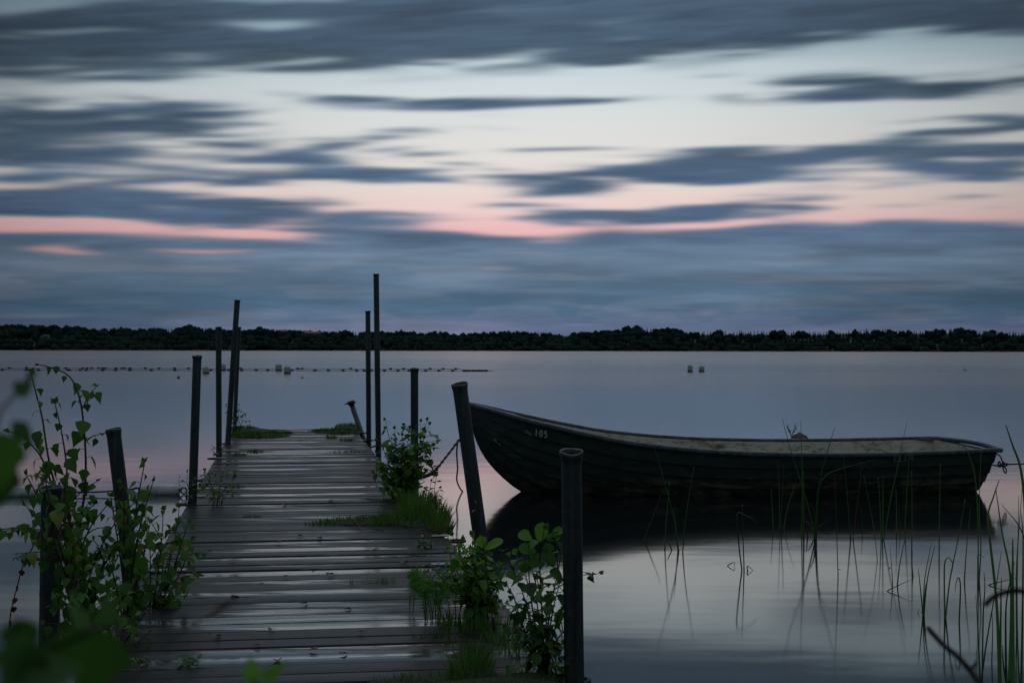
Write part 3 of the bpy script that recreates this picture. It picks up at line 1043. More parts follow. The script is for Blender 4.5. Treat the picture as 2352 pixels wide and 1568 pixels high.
jetty = thing('jetty', V(O.x, O.y, 0), 'long wet plank jetty of hinged sections reaching out into the lake', 'jetty')
JR = Matrix.Rotation(TH, 3, 'Z')
rng = random.Random(5)
SECT = [(-1.55, 2.30), (2.30, 6.40), (6.40, 10.6), (10.6, 14.75)]
for si, (l0, l1) in enumerate(SECT):
    mb = MB()
    pw = .1465
    g0, g1 = l0 + .022, l1 - .022
    n = round((g1 - g0) / (pw + .006))
    step = (g1 - g0) / n
    for k in range(n):
        lc = g0 + (k + .5) * step
        wd = step - rng.uniform(.003, .006)
        tint = rng.random()
        zof = rng.uniform(-.003, .003)
        tilt = rng.uniform(-.022, .022)
        e0, e1 = -HW + rng.uniform(-.012, .012), HW + rng.uniform(-.012, .012)
        cup = rng.uniform(-.003, .0035)
        yaw = rng.uniform(-.002, .002)
        prof = [(-.5, -.032), (-.5, -.004), (-.47, -.0005), (-.25, 0), (0, 0), (.25, 0), (.47, -.0005), (.5, -.004), (.5, -.032)]
        rr = []
        m = 18
        ph = rng.uniform(0, 10)
        for a in range(m + 1):
            ww = lerp(e0, e1, a / m)
            r = []
            for (u, zz) in prof:
                z = zz + zof + tilt * u * wd + cup * (1 - 4 * u * u) + .0022 * noise.noise(V(ww * 1.3, ph, u * .8))
                r.append(J(ww, lc + u * wd + yaw * ww + .001 * noise.noise(V(ww * 3, ph, 4)), z))
            rr.append(r)
        b = mb.rings(rr, True, tint, False)
        mb.face(b[0], False)
        mb.face(b[-1][::-1], False)
        for f in range(len(mb.sm)):
            pass
    sec = mb.build('deck_section', M['wood'], jetty)
    # side beams and cross joists under the planks
    for w in (-HW + .05, HW - .05):
        mb = MB()
        mb.box(J(w, (l0 + l1) / 2, -.118), (.06, l1 - l0 - .06, .165), JR)
        mb.build('side_beam', M['beam'], sec)
    for l in [l0 + .06 + i * (l1 - l0 - .12) / 3 for i in range(4)]:
        mb = MB()
        mb.box(J(0, l, -.125), (2 * HW - .17, .05, .15), JR)
        mb.build('joist', M['beam'], sec)
# zinc hinge plates where sections meet
for l in (2.30, 6.40, 10.6):
    for sg in (-1, 1):
        mb = MB()
        mb.rbox(J(sg * (HW - .10), l, .010), (.19, .040, .007), .002, JR)
        for q in (-.06, .06):
            c = J(sg * (HW - .10) + q, l, .013)
            mb.tube([c, c + V(0, 0, .006)], .009, 8)
        mb.build('hinge_plate', M['zinc'], jetty)
for w, l in ((HW - .03, 3.42), (-HW + .03, 11.9), (HW - .03, 12.1), (-HW + .05, 9.6), (-HW + .05, 5.9)):
    mb = MB()
    mb.rbox(J(w, l, .006), (.10, .055, .006), .002, JR)
    for q in (-.025, .025):
        c = J(w + q, l, .009)
        mb.tube([c, c + V(0, 0, .005)], .007, 8)
    mb.build('bolt_plate', M['zinc'], jetty)

# ------------------------------------------------------------------ posts


def post(tx, ty, bx, by, d, diam, label, dent=.0, dent_a=0.0, flare=.16, slope=.003, seed=0):
    r = diam / 2
    top = P(tx, ty, d)
    bot = P(bx, by, d)
    ax = (bot - top).normalized()
    L = (top.z + .55) / max(.2, -ax.z)
    n = 32
    e1 = V(1, 0, 0) - ax * ax.x
    e1.normalize()
    e2 = ax.cross(e1)
    rg = random.Random(seed)

    def ring(t, rad, fl=0.0):
        out = []
        for k in range(n):
            a = 2 * PI * k / n
            da = (a - dent_a + PI) % (2 * PI) - PI
            q = rad * (1 - fl * dent * math.exp(-(da / .55) ** 2)) * (1 + fl * .03 * math.sin(2 * a + seed))
            zz = fl * (.0016 * (math.sin(a * 2 + seed * 1.7) + .5 * math.sin(3 * a + seed)) - slope * math.sin(a))
            out.append(top + ax * (t - zz) + e1 * (math.cos(a) * q) + e2 * (math.sin(a) * q))
        return out
    R = []
    R.append(ring(L, r))
    m = 14
    for i in range(1, m):
        R.append(ring(lerp(L, .06, i / m), r * (1 + .008 * rg.uniform(-1, 1))))
    R += [ring(.05, r, .25), ring(.03, r * 1.01, .6), ring(.020, r * (1 + flare * .45), .85), ring(.012, r * (1 + flare * .95), 1), ring(.005, r * (1 + flare * 1.05), 1),
          ring(.0, r * (1 + flare * .9), 1), ring(-.002, r * (1 + flare * .55), 1), ring(.002, r * .98, 1), ring(.012, r * .90, .9), ring(.06, r * .88, .5), ring(.35, r * .88, 0)]
    mb = MB()
    b = mb.rings(R, True, rg.random())
    mb.face(b[-1], False)
    mb.face(b[0][::-1], False)
    base = V(top.x + ax.x * L, top.y + ax.y * L, -.55)
    base = top + ax * L
    o = mb.build('steel_post', M['steel'], None, base)
    tag(o, label, 'post', 'steel pipe posts along the jetty')
    return o, top, ax


post(1312, 1036, 1319, 1560, 4.72, .0665, 'thick upright steel pipe with a heart shaped dented rim, in front of the boat', .40, 4.6, .17, .0085, seed=1)
post(1055, 881, 1104, 1240, 6.95, .0720, 'leaning steel pipe right in front of the boat bow', .35, 4.2, .12, .007, seed=2)
post(952, 846, 952, 1130, 10.7, .058, 'straight steel pipe rising out of the leafy bush beside the chain', .2, 4.4, .16, seed=3)
post(864, 629, 869, 1020, 16.2, .064, 'tallest steel pipe of all, standing at the far jetty corner', .05, 1, .08, seed=4)
post(845, 714, 847, 1010, 17.2, .061, 'second tall steel pipe standing close beside the tallest one', .05, 2, .12, seed=5)
post(453, 817, 442, 1155, 10.1, .061, 'mid height steel pipe with a flared rim beside the white float', .3, 4.6, .18, seed=6)
post(502, 751, 503, 1045, 14.5, .059, 'upright steel pipe just short of the tall leaning pipe', .05, 1, .12, seed=7)
post(545, 689, 523, 1020, 16.3, .064, 'tall steel pipe leaning over to the lake at the far jetty end', .05, 3, .06, seed=8)
post(549, 751, 538, 1000, 18.5, .052, 'thin steel pipe half hidden behind the tall leaning pipe', .05, 3, .12, seed=9)
post(260, 985, 303, 1340, 6.6, .066, 'short leaning steel pipe between the two birch saplings', .1, 4.6, .12, seed=10)
post(118, 1118, 112, 1568, 4.5, .064, 'dark steel pipe standing inside the tall birch sapling', .15, 4.6, .16, seed=11)

# short crooked post with a bolted cap
pt, pb = P(807, 926, 18.9), P(832, 1000, 18.9)
axp = (pb - pt).normalized()
root_o = pt + axp * ((pt.z + .4) / -axp.z)
short = thing('steel_post', root_o, 'short crooked steel pipe with a bolted cap at the far jetty end', 'post', 'steel pipe posts along the jetty')
mb = MB()
mb.tube([root_o, pt], .034, 20)
mb.build('pipe', M['steel'], short)
mb = MB()
mb.tube([pt + axp * .02, pt - axp * .035], .046, 16)
mb.build('cap', M['iron'], short)
mb = MB()
mb.tube([pt + V(-.085, 0, -.012), pt + V(.06, 0, .02)], .009, 8)
mb.build('bolt', M['iron'], short)

# iron guide rings fixed to the jetty edge
for (rx_, ry_, rad, w, l) in ((1319, 1562, .050, HW, None), (1050, 1242, .046, HW, None), (847, 1011, .05, HW, None), (869, 1024, .05, HW, None), (833, 994, .05, HW, None),
                              (352, 1254, .046, -HW, None), (420, 1158, .046, -HW, None), (466, 1103, .046, -HW, None), (489, 1053, .05, -HW, None), (503, 1043, .05, -HW, None), (520, 1019, .05, -HW, None)):
    c = G(rx_, ry_, ZD - .012)
    l = (c - O).dot(AX)
    wv = (c - O).dot(PR)
    c = J(wv, l, -.012)
    mb = MB()
    mb.tube([c + V(math.cos(a) * rad, math.sin(a) * rad, 0) for a in [2 * PI * k / 28 for k in range(28)]], .008, 8, closed=True)
    e = J(w * 1.0, l, -.03)
    dirv = (e - c)
    if dirv.length > rad:
        st = c + dirv.normalized() * rad
        mb.tube([st, e], .008, 8)
    mb.rbox(J(w + (.008 if w > 0 else -.008), l, -.03), (.012, .11, .06), .003, JR)
    mb.build('guide_ring', M['iron'], jetty)

# chain with padlock, and the loose bow rope
pA = P(1083, 977, 14.33)
chain = thing('chain', pA, 'dark link chain slung from the boat bow to the jetty bush', 'chain')
path = catmull([pA, P(1053, 1012, 14.1), P(1034, 1037, 14.0), P(1012, 1065, 13.9), P(1000, 1079, 13.8), P(985, 1090, 13.6), P(966, 1096, 13.1), P(953, 1098, 11.6), P(951, 1097, 10.72)], 24)
cum = [0]
for a, b in zip(path, path[1:]):
    cum.append(cum[-1] + (b - a).length)


def along(s):
    for i in range(len(cum) - 1):
        if s <= cum[i + 1]:
            return path[i].lerp(path[i + 1], (s - cum[i]) / max(1e-9, cum[i + 1] - cum[i]))
    return path[-1]


mb = MB()
s = 0.0
k = 0
while s < cum[-1] - .04:
    a, b = along(s), along(min(cum[-1], s + .031))
    t = (b - a)
    c = (a + b) / 2
    t.normalize()
    sd_ = V(0, 1, .5) if k % 2 else V(1, -.2, 1)
    u = (sd_ - t * sd_.dot(t)).normalized()
    lp = []
    for q in range(16):
        an = 2 * PI * q / 16
        lp.append(c + t * (math.copysign(abs(math.cos(an)) ** .8, math.cos(an)) * .021) + u * (math.sin(an) * 0.014))
    mb.tube(lp, .0068, 6, closed=True)
    s += .031
    k += 1
mb.build('links', M['iron'], chain)
pl = P(999, 1078, 13.78)
lock = thing('padlock', pl, 'small brass padlock hanging on the slung chain', 'padlock')
mb = MB()
mb.rbox(pl + V(-.004, 0, -.036), (.064, .026, .054), .005, Matrix.Rotation(.25, 3, 'Y'))
mb.build('lock_body', M['brass'], lock)
mb = MB()
mb.tube(catmull([pl + V(-.024, 0, -.014), pl + V(-.022, 0, .014), pl + V(-.010, 0, .032), pl + V(.010, 0, .034), pl + V(.022, 0, .018), pl + V(.022, 0, -.012)], 3), .006, 8)
mb.build('shackle', M['iron'], lock)
rp = catmull([P(1051, 1016, 14.1), P(1049, 1040, 14.1), P(1051, 1075, 14.15), P(1049, 1100, 14.2), P(1055, 1118, 14.3), P(1062, 1128, 14.4), P(1066, 1134, 14.42)], 8)
mb = MB()
mb.tube(rp, [.008] * len(rp), 8)
tag(mb.build('rope', M['rope'], None, rp[-1]), 'thin dark rope hanging loose from the chain into the lake', 'rope')

# ------------------------------------------------------------------ rowing boat
BO = P(1076, 930, 14.36)
BO = V(BO.x, BO.y, 0)
BA = math.radians(6.8)
EX = V(math.cos(BA), math.sin(BA), 0)      # towards the stern
EY = V(math.sin(BA), -math.cos(BA), 0)     # towards the viewer
LB = 5.24
boat = thing('rowing_boat', BO, 'dark green clinker rowing boat moored at the jetty, number 105 on its bow', 'boat')
T_B = [(0, .0), (.04, .045), (.1, .105), (.2, .20), (.4, .34), (.7, .49), (1.1, .63), (1.7, .735), (2.5, .80), (3.5, .81), (4.4, .785), (5.0, .74), (5.27, .70)]
T_S = [(0, .885), (.2, .835), (.55, .745), (.98, .645), (1.4, .560), (1.72, .515), (2.2, .468), (2.67, .440), (3.44, .420), (4.2, .424), (4.9, .440), (5.27, .452)]
T_K = [(0, .86), (.02, .72), (.04, .62), (.075, .52), (.12, .42), (.20, .29), (.30, .185), (.42, .075), (.55, -.02), (.8, -.09), (1.4, -.14), (3.5, -.15), (4.6, -.12), (5.27, -.10)]


def smooth_tab(tab, x):
    return (interp(tab, x - .06) + 2 * interp(tab, x) + interp(tab, x + .06)) / 4 if x > .15 else interp(tab, x)


def hull(s, u, side, off=0.0):
    b = smooth_tab(T_B, s)
    zs = smooth_tab(T_S, s)
    zk = smooth_tab(T_K, s)
    k = min(1, s / 2.0)
    p = lerp(.95, .45, k ** .8)
    q = lerp(1.05, 1.75, k)
    yv = b * (u ** p)
    z = zk + (zs - zk) * (u ** q)
    yv = yv + off * (.35 + .65 * u)
    z = z - off * .5 * (1 - u) - side * yv * .022
    sx = s
    if s > 4.6:
        sx = s - .19 * (1 - u) * ((s - 4.6) / .67) ** 2
    return BO + EX * sx + EY * (yv * side) + V(0, 0, z)


SS = [0, .01, .02, .035, .055, .08, .11, .15, .2, .27, .35, .45, .56, .7, .85, 1.0, 1.2, 1.4, 1.6, 1.85, 2.1, 2.4, 2.7, 3.0, 3.3, 3.6, 3.9, 4.2, 4.5, 4.7, 4.85, 4.95, 5.05, 5.16, 5.27]
UB = [0, .3, .46, .60, .73, .86, 1.0]
mb = MB()
for side in (1, -1):
    for j in range(len(UB) - 1):
        u0, u1 = UB[j], UB[j + 1]
        sub = 4
        rr = []
        for s_ in SS:
            lapf = .030 * min(1, s_ / .25)
            row = []
            if j > 0:
                row.append(hull(s_, u0 + .004, side, -.004))
            for k in range(sub + 1):
                u = lerp(u0, u1, k / sub)
                row.append(hull(s_, u, side, lapf * (1 - k / sub) if j > 0 else 0))
            rr.append(row)
        bb = [[mb.vert(p) for p in r] for r in rr]
        for a, b in zip(bb, bb[1:]):
            for i in range(len(a) - 1):
                f = (a[i], b[i], b[i + 1], a[i + 1])
                mb.face(f if side > 0 else f[::-1], True)
# transom
tr = []
for side in (1, -1):
    tr.append([hull(LB, k / 14, side) for k in range(15)])
ia = [mb.vert(p) for p in tr[0]]
ib = [mb.vert(p) for p in tr[1]]
for i in range(14):
    mb.face((ia[i], ib[i], ib[i + 1], ia[i + 1]), False)
hullo = mb.build('hull', M['hull'], boat)
mod = hullo.modifiers.new('edge', 'EDGE_SPLIT')
mod.split_angle = math.radians(32)

# inner shell
mb = MB()


def inner(s, u, side):
    p = hull(s, u, side)
    rel = p - BO
    yv = rel.dot(EY) * side
    yv = max(0, yv - .028)
    z = max(rel.z, .05)
    return BO + EX * min(rel.dot(EX), LB - .06 - .1 * (1 - u)) + EY * (yv * side) + V(0, 0, z - (0.006 if u > .99 else 0))


SI = [s for s in SS if s > .1]
for side in (1, -1):
    bb = [[mb.vert(inner(s_, k / 12, side)) for k in range(13)] for s_ in SI]
    for a, b in zip(bb, bb[1:]):
        for i in range(12):
            f = (a[i], a[i + 1], b[i + 1], b[i])
            mb.face(f if side > 0 else f[::-1], True)
a = [mb.vert(inner(LB, k / 12, 1)) for k in range(13)]
b = [mb.vert(inner(LB, k / 12, -1)) for k in range(13)]
for i in range(12):
    mb.face((a[i], a[i + 1], b[i + 1], b[i]), False)
mb.build('inner_shell', M['liner'], boat)

# gunwale rail round the whole rim
loop = []
for s_ in SS:
    loop.append(hull(s_, 1, 1) + EY * .012 + V(0, 0, .004))
near_c = hull(LB, 1, 1) + EX * .05 + EY * .03 + V(0, 0, .004)
loop[-1] = near_c - EX * .05
loop += [near_c, near_c - EY * .08 + EX * .005]
for k in range(1, 8):
    loop.append(hull(LB, 1, 1).lerp(hull(LB, 1, -1), .03 + .80 * k / 7) + EX * (.055 + .03 * math.sin(PI * k / 7)) + V(0, 0, .006 + .012 * math.sin(PI * k / 7)))
fc = hull(LB, 1, -1)
loop += [fc - EX * .03 + EY * .08 + V(0, 0, .006), fc - EX * .13 + EY * .02 + V(0, 0, .004)]
for s_ in SS[::-1][3:]:
    loop.append(hull(s_, 1, -1) - EY * .012 + V(0, 0, .004))
mb = MB()
n = 10
rings = []
for i, p in enumerate(loop):
    t = (loop[min(i + 1, len(loop) - 1)] - loop[max(0, i - 1)]).normalized()
    out = t.cross(V(0, 0, 1)).normalized()
    up_ = out.cross(t).normalized()
    w_, h_ = .021, .024
    rings.append([p + out * (math.copysign(abs(math.cos(a)) ** .6, math.cos(a)) * w_) + up_ * (math.copysign(abs(math.sin(a)) ** .6, math.sin(a)) * h_) for a in [2 * PI * k / 12 for k in range(12)]])
bb = mb.rings(rings, True)
mb.face(bb[0][::-1], False)
mb.face(bb[-1], False)
mb.build('gunwale', M['gunwale'], boat)
# small foredeck between the bow rails
mb = MB()
bb = []
for s_ in (.03, .12, .25, .4, .5):
    bb.append([mb.vert(hull(s_, 1, 1).lerp(hull(s_, 1, -1), k / 4) + V(0, 0, .008 + .008 * math.sin(PI * k / 4))) for k in range(5)])
for a, b in zip(bb, bb[1:]):
    for i in range(4):
        mb.face((a[i], b[i], b[i + 1], a[i + 1]))
mb.build('foredeck', M['gunwale'], boat)
# eye bolt on the stem, cleat at stern
mb = MB()
for zz in (.665, .625):
    st = hull(.035, 0, 1)
    st = V(st.x, st.y, zz)
    mb.tube([st + EX * .03, st - EX * .05, st - EX * .055 + V(0, 0, -.012)], .007, 8)
mb.build('stem_bolt', M['iron'], boat)
def hull_u(s, z):
    lo, hi = 0.0, 1.0
    for _ in range(30):
        m_ = (lo + hi) / 2
        if (hull(s, m_, 1).z) < z:
            lo = m_
        else:
            hi = m_
    return (lo + hi) / 2


for sv in (1.75, 3.75):
    mb = MB()
    wdt = (hull(sv, hull_u(sv, .19), 1) - BO).dot(EY) - .035
    c = BO + EX * sv + V(0, 0, .215)
    mb.rbox(c, (.24, wdt * 2, .03), .008, Matrix.Rotation(BA, 3, 'Z'))
    mb.build('thwart', M['liner'], boat)


def paint_strokes(mb, strokes, s0, z0, w, h, slant, thick, rng, off=.036):
    """strokes in a unit box laid on the hull side; x to the stern, y up"""
    for st in strokes:
        pts = [Vector(p) for p in st]
        dense = []
        for a, b in zip(pts, pts[1:]):
            for k in range(5):
                dense.append(a.lerp(b, k / 5))
        dense.append(pts[-1])
        L_, R_ = [], []
        for i, p in enumerate(dense):
            t = (dense[min(i + 1, len(dense) - 1)] - dense[max(0, i - 1)])
            t = Vector((t.x * w, t.y * h))
            if t.length < 1e-9:
                t = Vector((1, 0))
            t.normalize()
            nn = Vector((-t.y, t.x)) * thick / 2 * rng.uniform(.75, 1.15)
            for sg, arr in ((1, L_), (-1, R_)):
                ss = s0 + p.x * w + nn.x * sg
                zz = z0 + slant * p.x * w + p.y * h + nn.y * sg
                arr.append(mb.vert(hull(ss, hull_u(ss, zz), 1, 0) + EY * off))
        for i in range(len(dense) - 1):
            mb.face((L_[i], L_[i + 1], R_[i + 1], R_[i]))


def s_of(px):
    # station along the boat for a picture column on the near side
    best = min((abs((lambda q: 1176 + (q.x) / q.y * F)(hull(s_ * .01, .9, 1)) - px), s_ * .01) for s_ in range(5, 527))
    return best[1]


def z_of(px, py, s_):
    p = hull(s_, .9, 1)
    return P(px, py, p.y).z


rng = random.Random(3)
G1 = [[(.5, 0), (.5, 1)]]
G0 = [[(.5 + .32 * math.sin(a), .5 + .5 * math.cos(a)) for a in [2 * PI * k / 12 for k in range(13)]]]
G5 = [[(.8, 1), (.3, 1), (.24, .58), (.5, .66), (.74, .52), (.78, .26), (.6, .04), (.2, .04)]]
GE = [[(.75, 1), (.2, 1), (.2, 0), (.78, 0)], [(.2, .52), (.65, .52)]]
GL = [[(.25, 1), (.25, 0), (.8, 0)]]
GA = [[(.1, 0), (.5, 1), (.9, 0)], [(.25, .38), (.75, .38)]]
mb = MB()
s1 = s_of(1227)
z1 = z_of(1227, 999, s1)
s2 = s_of(1258)
z2 = z_of(1258, 1005, s2)
sl = (z2 - z1) / (s2 - s1)
cw = (s2 - s1) / 3
for i, gl in enumerate((G1, G0, G5)):
    paint_strokes(mb, gl, s1 + i * cw, z1 + sl * i * cw, cw * .9, .062, sl, .013, rng)
mb.build('registration_number', M['paint'], boat)
mb = MB()
s1 = s_of(1201)
z1 = z_of(1201, 990, s1)
for k in range(16):
    x0 = rng.uniform(0, .7)
    y0 = .75 - .75 * x0 + rng.uniform(-.15, .15)
    paint_strokes(mb, [[(x0, y0), (x0 + rng.uniform(.12, .3), y0 + rng.uniform(-.25, .02))]], s1, z1 - .03, .095, .06, -.12, rng.uniform(.008, .016), rng)
mb.build('worn_emblem', M['scuff'], boat)
mb = MB()
s1 = s_of(1132)
z1 = z_of(1132, 1012, s1)
for k in range(7):
    x0 = rng.uniform(0, .75)
    y0 = .8 - .8 * x0 + rng.uniform(-.15, .15)
    paint_strokes(mb, [[(x0, y0), (x0 + rng.uniform(.1, .25), y0 + rng.uniform(-.3, 0))]], s1, z1 - .05, .11, .085, -.1, rng.uniform(.009, .018), rng)
for k in range(3):
    paint_strokes(mb, [[(0, 0), (1, -.4)]], s_of(1172 + 8 * k), z_of(1172, 1043, s_of(1172)) - .01 * k, .05, .03, -.1, .006, rng)
mb.build('paint_scuff', M['scuff'], boat)
mb = MB()
s1 = s_of(2047)
s2 = s_of(2096)
z1 = z_of(2047, 1058, s1)
z2 = z_of(2096, 1057, s2)
sl = (z2 - z1) / (s2 - s1)
cw = (s2 - s1) / 4
for i, gl in enumerate((GE, GL, GL, GA)):
    paint_strokes(mb, gl, s1 + i * cw, z1 + sl * i * cw, cw * .88, .058, sl, .010, rng)
M['paint_dim'] = simple('faded_paint', (.10, .13, .135, 1), (.24, .28, .28, 1), 60, (.5, .7), bump=.1)
mb.build('boat_name', M['paint_dim'], boat)

# stern mooring rope
r0 = near_c + V(-.02, .12, -.03)
mb = MB()
pts = catmull([r0 + V(-.04, 0, 0), r0 + V(.04, -.02, -.03), r0 + V(.07, -.03, -.12), r0 + V(.02, -.03, -.135), r0 + V(-.05, -.03, -.12)], 6)
mb.tube(pts, .008, 6)
kn = r0 + V(.07, -.03, -.12)
rgk = random.Random(8)
pts = catmull([kn + V(rgk.uniform(-.05, .05), rgk.uniform(-.02, .02), rgk.uniform(-.03, .03)) for k in range(12)], 4)
mb.tube(pts, .008, 6)
pts = catmull([kn, kn + V(.01, 0, -.06), kn + V(.03, 0, -.09), kn + V(.035, 0, -.05), kn], 5)
mb.tube(pts, .007, 6)
far_p = P(2500, 1052, kn.y - .6)
pts = [kn.lerp(far_p, k / 14) + V(0, 0, -.012 * math.sin(PI * k / 14)) for k in range(15)]
mb.tube(pts, .008, 6)
rope_end = G(2600, 1080, 0)
tag(mb.build('mooring_rope', M['rope'], None, kn), 'knotted dark mooring rope stretched away from the boat stern', 'rope')
# the stake that holds it, beyond the picture edge
mb = MB()
mb.tube([V(far_p.x, far_p.y, -.5), V(far_p.x, far_p.y, .75)], [.05, .045], 12)
tag(mb.build('mooring_stake', M['beam'], None, V(far_p.x, far_p.y, -.5)), 'dark wooden stake holding the end of the stern mooring rope', 'stake')

# brown stone with a little plant behind the boat
d = 17.2
c = P(1836, 1010, d)
mb = MB()
rr = []
for i in range(15):
    f = i / 14
    zt = lerp(-.2, P(1836, 992, d).z, f)
    w = .16 * (1 - f ** 5.0) ** .55 + .0 if f < 1 else .002
    rr.append([V(c.x + w * 1.05 * math.cos(a) * (1 + .1 * noise.noise(V(math.cos(a), math.sin(a), f * 2))), c.y + w * math.sin(a), zt) for a in [2 * PI * k / 22 for k in range(22)]])
bb = mb.rings(rr, True)
mb.face(bb[-1])
tag(mb.build('boulder', M['stone'], None, V(c.x, c.y, -.2)), 'rounded brown stone showing just above the far gunwale of the boat', 'stone')
pp = thing('lake_plant', V(c.x - .13, c.y, .30), 'small leafy plant growing beside the brown stone behind the boat', 'plant')
mb = MB()
ms = MB()
rg = random.Random(4)
pb = P(1818, 1002, d)
for k in range(5):
    e = pb + V(rg.uniform(-.07, .07), rg.uniform(-.05, .05), rg.uniform(.05, .16))
    ms.tube([pb + V(0, 0, -.22), pb, e], .004, 5)
    for q in range(7):
        bp = pb.lerp(e, rg.uniform(.4, 1))
        mb.leaf(bp, V(rg.uniform(-1, 1), rg.uniform(-1, 1), rg.uniform(-.2, .8)), V(0, 0, 1), rg.uniform(.03, .055), .02, rg.random(), kind='lance', rng=rg)
mb.build('foliage', M['birch_leaf'], pp)
ms.build('stem', M['stem'], pp)

# ------------------------------------------------------------------ floats on the lake
def swim_line(name, y0, x0, x1, xs, label, seed):
    rg = random.Random(seed)
    a, b = G(x0, y0 + (x0 - 1176) * .0017 * 0), G(x1, y0)
    root = thing(name, V(a.x, a.y, 0), label, 'float line')
    mb = MB()
    dref = G(1176, y0).y
    pts = []
    for k in range(60):
        px = lerp(x0, x1, k / 59)
        pts.append(V((px - 1176) / F * dref, dref + 1.2 * noise.noise(V(px * .01, seed, 0)), .025))
    mb.tube(pts, .014, 6)
    mb.build('rope', M['rope'], root)
    proto = None
    for i, px in enumerate(xs):
        c = V((px - 1176) / F * dref, dref + rg.uniform(-.2, .2) - .1, .05)
        if proto is None:
            mb = MB()
            rr = []
            for q in range(9):
                an = PI * q / 8
                rr.append([c + V(-math.cos(an) * .12, math.sin(an) * .065 * math.cos(t_), math.sin(an) * .065 * math.sin(t_)) for t_ in [2 * PI * k / 12 for k in range(12)]])
            mb.rings(rr, True)
            proto = mb.build('float', M['float_red'], root)
            c0 = c
        else:
            o = proto.copy()
            COL.objects.link(o)
            o.parent = root
            o.location = c - c0
            # turn about its own middle
            o.rotation_euler = (0, 0, 0)


near_x = [9, 61, 68, 91, 157, 161, 185, 198, 239, 268, 298, 349, 402, 480, 485, 526, 557, 588, 615, 672, 725, 755, 788, 820, 837, 853, 884, 915, 940, 978, 1009, 1040, 1066, 1071, 1078, 1086, 1092, 1099, 1103, 1110, 1117]
swim_line('swim_line', 852.5, -60, 1132, near_x, 'nearer swim area rope strung with small dark red floats', 1)
far_x = [20, 150, 193, 203, 210, 227, 236, 243, 267, 281, 287, 301, 335, 367, 401, 432, 552, 684, 694, 807, 898, 928, 988, 1018, 1047]
swim_line('swim_line', 848.2, -60, 1060, far_x, 'farther swim area rope with sparser dark red floats', 2)


def cube_buoy(px, ybot, w, h, label, proto=[None]):
    c = G(px, ybot, 0)
    sz = w / F * c.y
    hz = h / F * c.y
    root = thing('cube_buoy', V(c.x, c.y, 0), label, 'buoy', 'white cube buoys')
    rg = random.Random(int(px))
    R = Matrix.Rotation(rg.uniform(-.3, .3), 3, 'Z') @ Matrix.Rotation(rg.uniform(-.06, .06), 3, 'Y')
    mb = MB()
    mb.rbox(V(c.x, c.y, hz * .5 + .02), (sz * .9, sz * .9, hz * .96), .03, R)
    b_ = mb.build('float_body', M['float_white'], root)
    mb = MB()
    mb.rbox(V(c.x, c.y, .02), (sz * .93, sz * .93, .10), .02, R)
    mb.build('waterline_band', M['float_grime'], root)
    mb = MB()
    tp = V(c.x, c.y, hz + .0)
    mb.tube([tp + V(math.cos(a_) * .05, 0, .02 + math.sin(a_) * .05) for a_ in [2 * PI * k / 12 for k in range(12)]], .012, 6, closed=True)
    mb.build('lifting_ring', M['float_grime'], b_)


cube_buoy(473, 857, 13.5, 14, 'white cube buoy floating beside the flared mid height pipe')
cube_buoy(513, 850, 10, 13, 'white cube buoy floating behind the upright pipe, right beside it')
cube_buoy(640, 851, 12.5, 14, 'farther of the two white cubes in open water between the jetty pipes')
cube_buoy(660, 857, 13.5, 15, 'nearer of the two white cubes in open water between the jetty pipes')
cube_buoy(1585, 853, 11.5, 14, 'taller of the two white cubes on open water above the boat')
cube_buoy(1611.5, 853, 11.5, 11, 'lower of the two white cubes on open water above the boat')


def dot_float(px, ybot, w, label, m):
    c = G(px, ybot, 0)
    r = w / F * c.y / 2
    root = thing('marker_float', V(c.x, c.y, 0), label, 'float')
    mb = MB()
    rr = []
    for q in range(9):
        an = PI * q / 8
        rr.append([V(c.x, c.y, r * .25) + V(math.sin(an) * r * math.cos(t_), math.sin(an) * r * math.sin(t_), -math.cos(an) * r * .75) for t_ in [2 * PI * k / 12 for k in range(12)]])
    mb.rings(rr, True)
    mb.build('float_body', m, root)
    mb = MB()
    mb.tube([V(c.x, c.y, r * .8), V(c.x, c.y, r * 1.5)], r * .18, 6)
    mb.build('eyelet', M['float_grime'], root)


dot_float(694, 868, 6.5, 'tiny yellow float in front of the white cube pair', M['yellow'])
dot_float(410, 868, 8, 'tiny pale float on the water beside the flared mid height pipe', M['float_grime'])
dot_float(2216, 850.5, 7, 'lone tiny yellow float far out above the boat stern', M['yellow'])
dot_float(61, 845.5, 8, 'small pale yellow marker on the lake above the birch sapling', M['float_grime'])

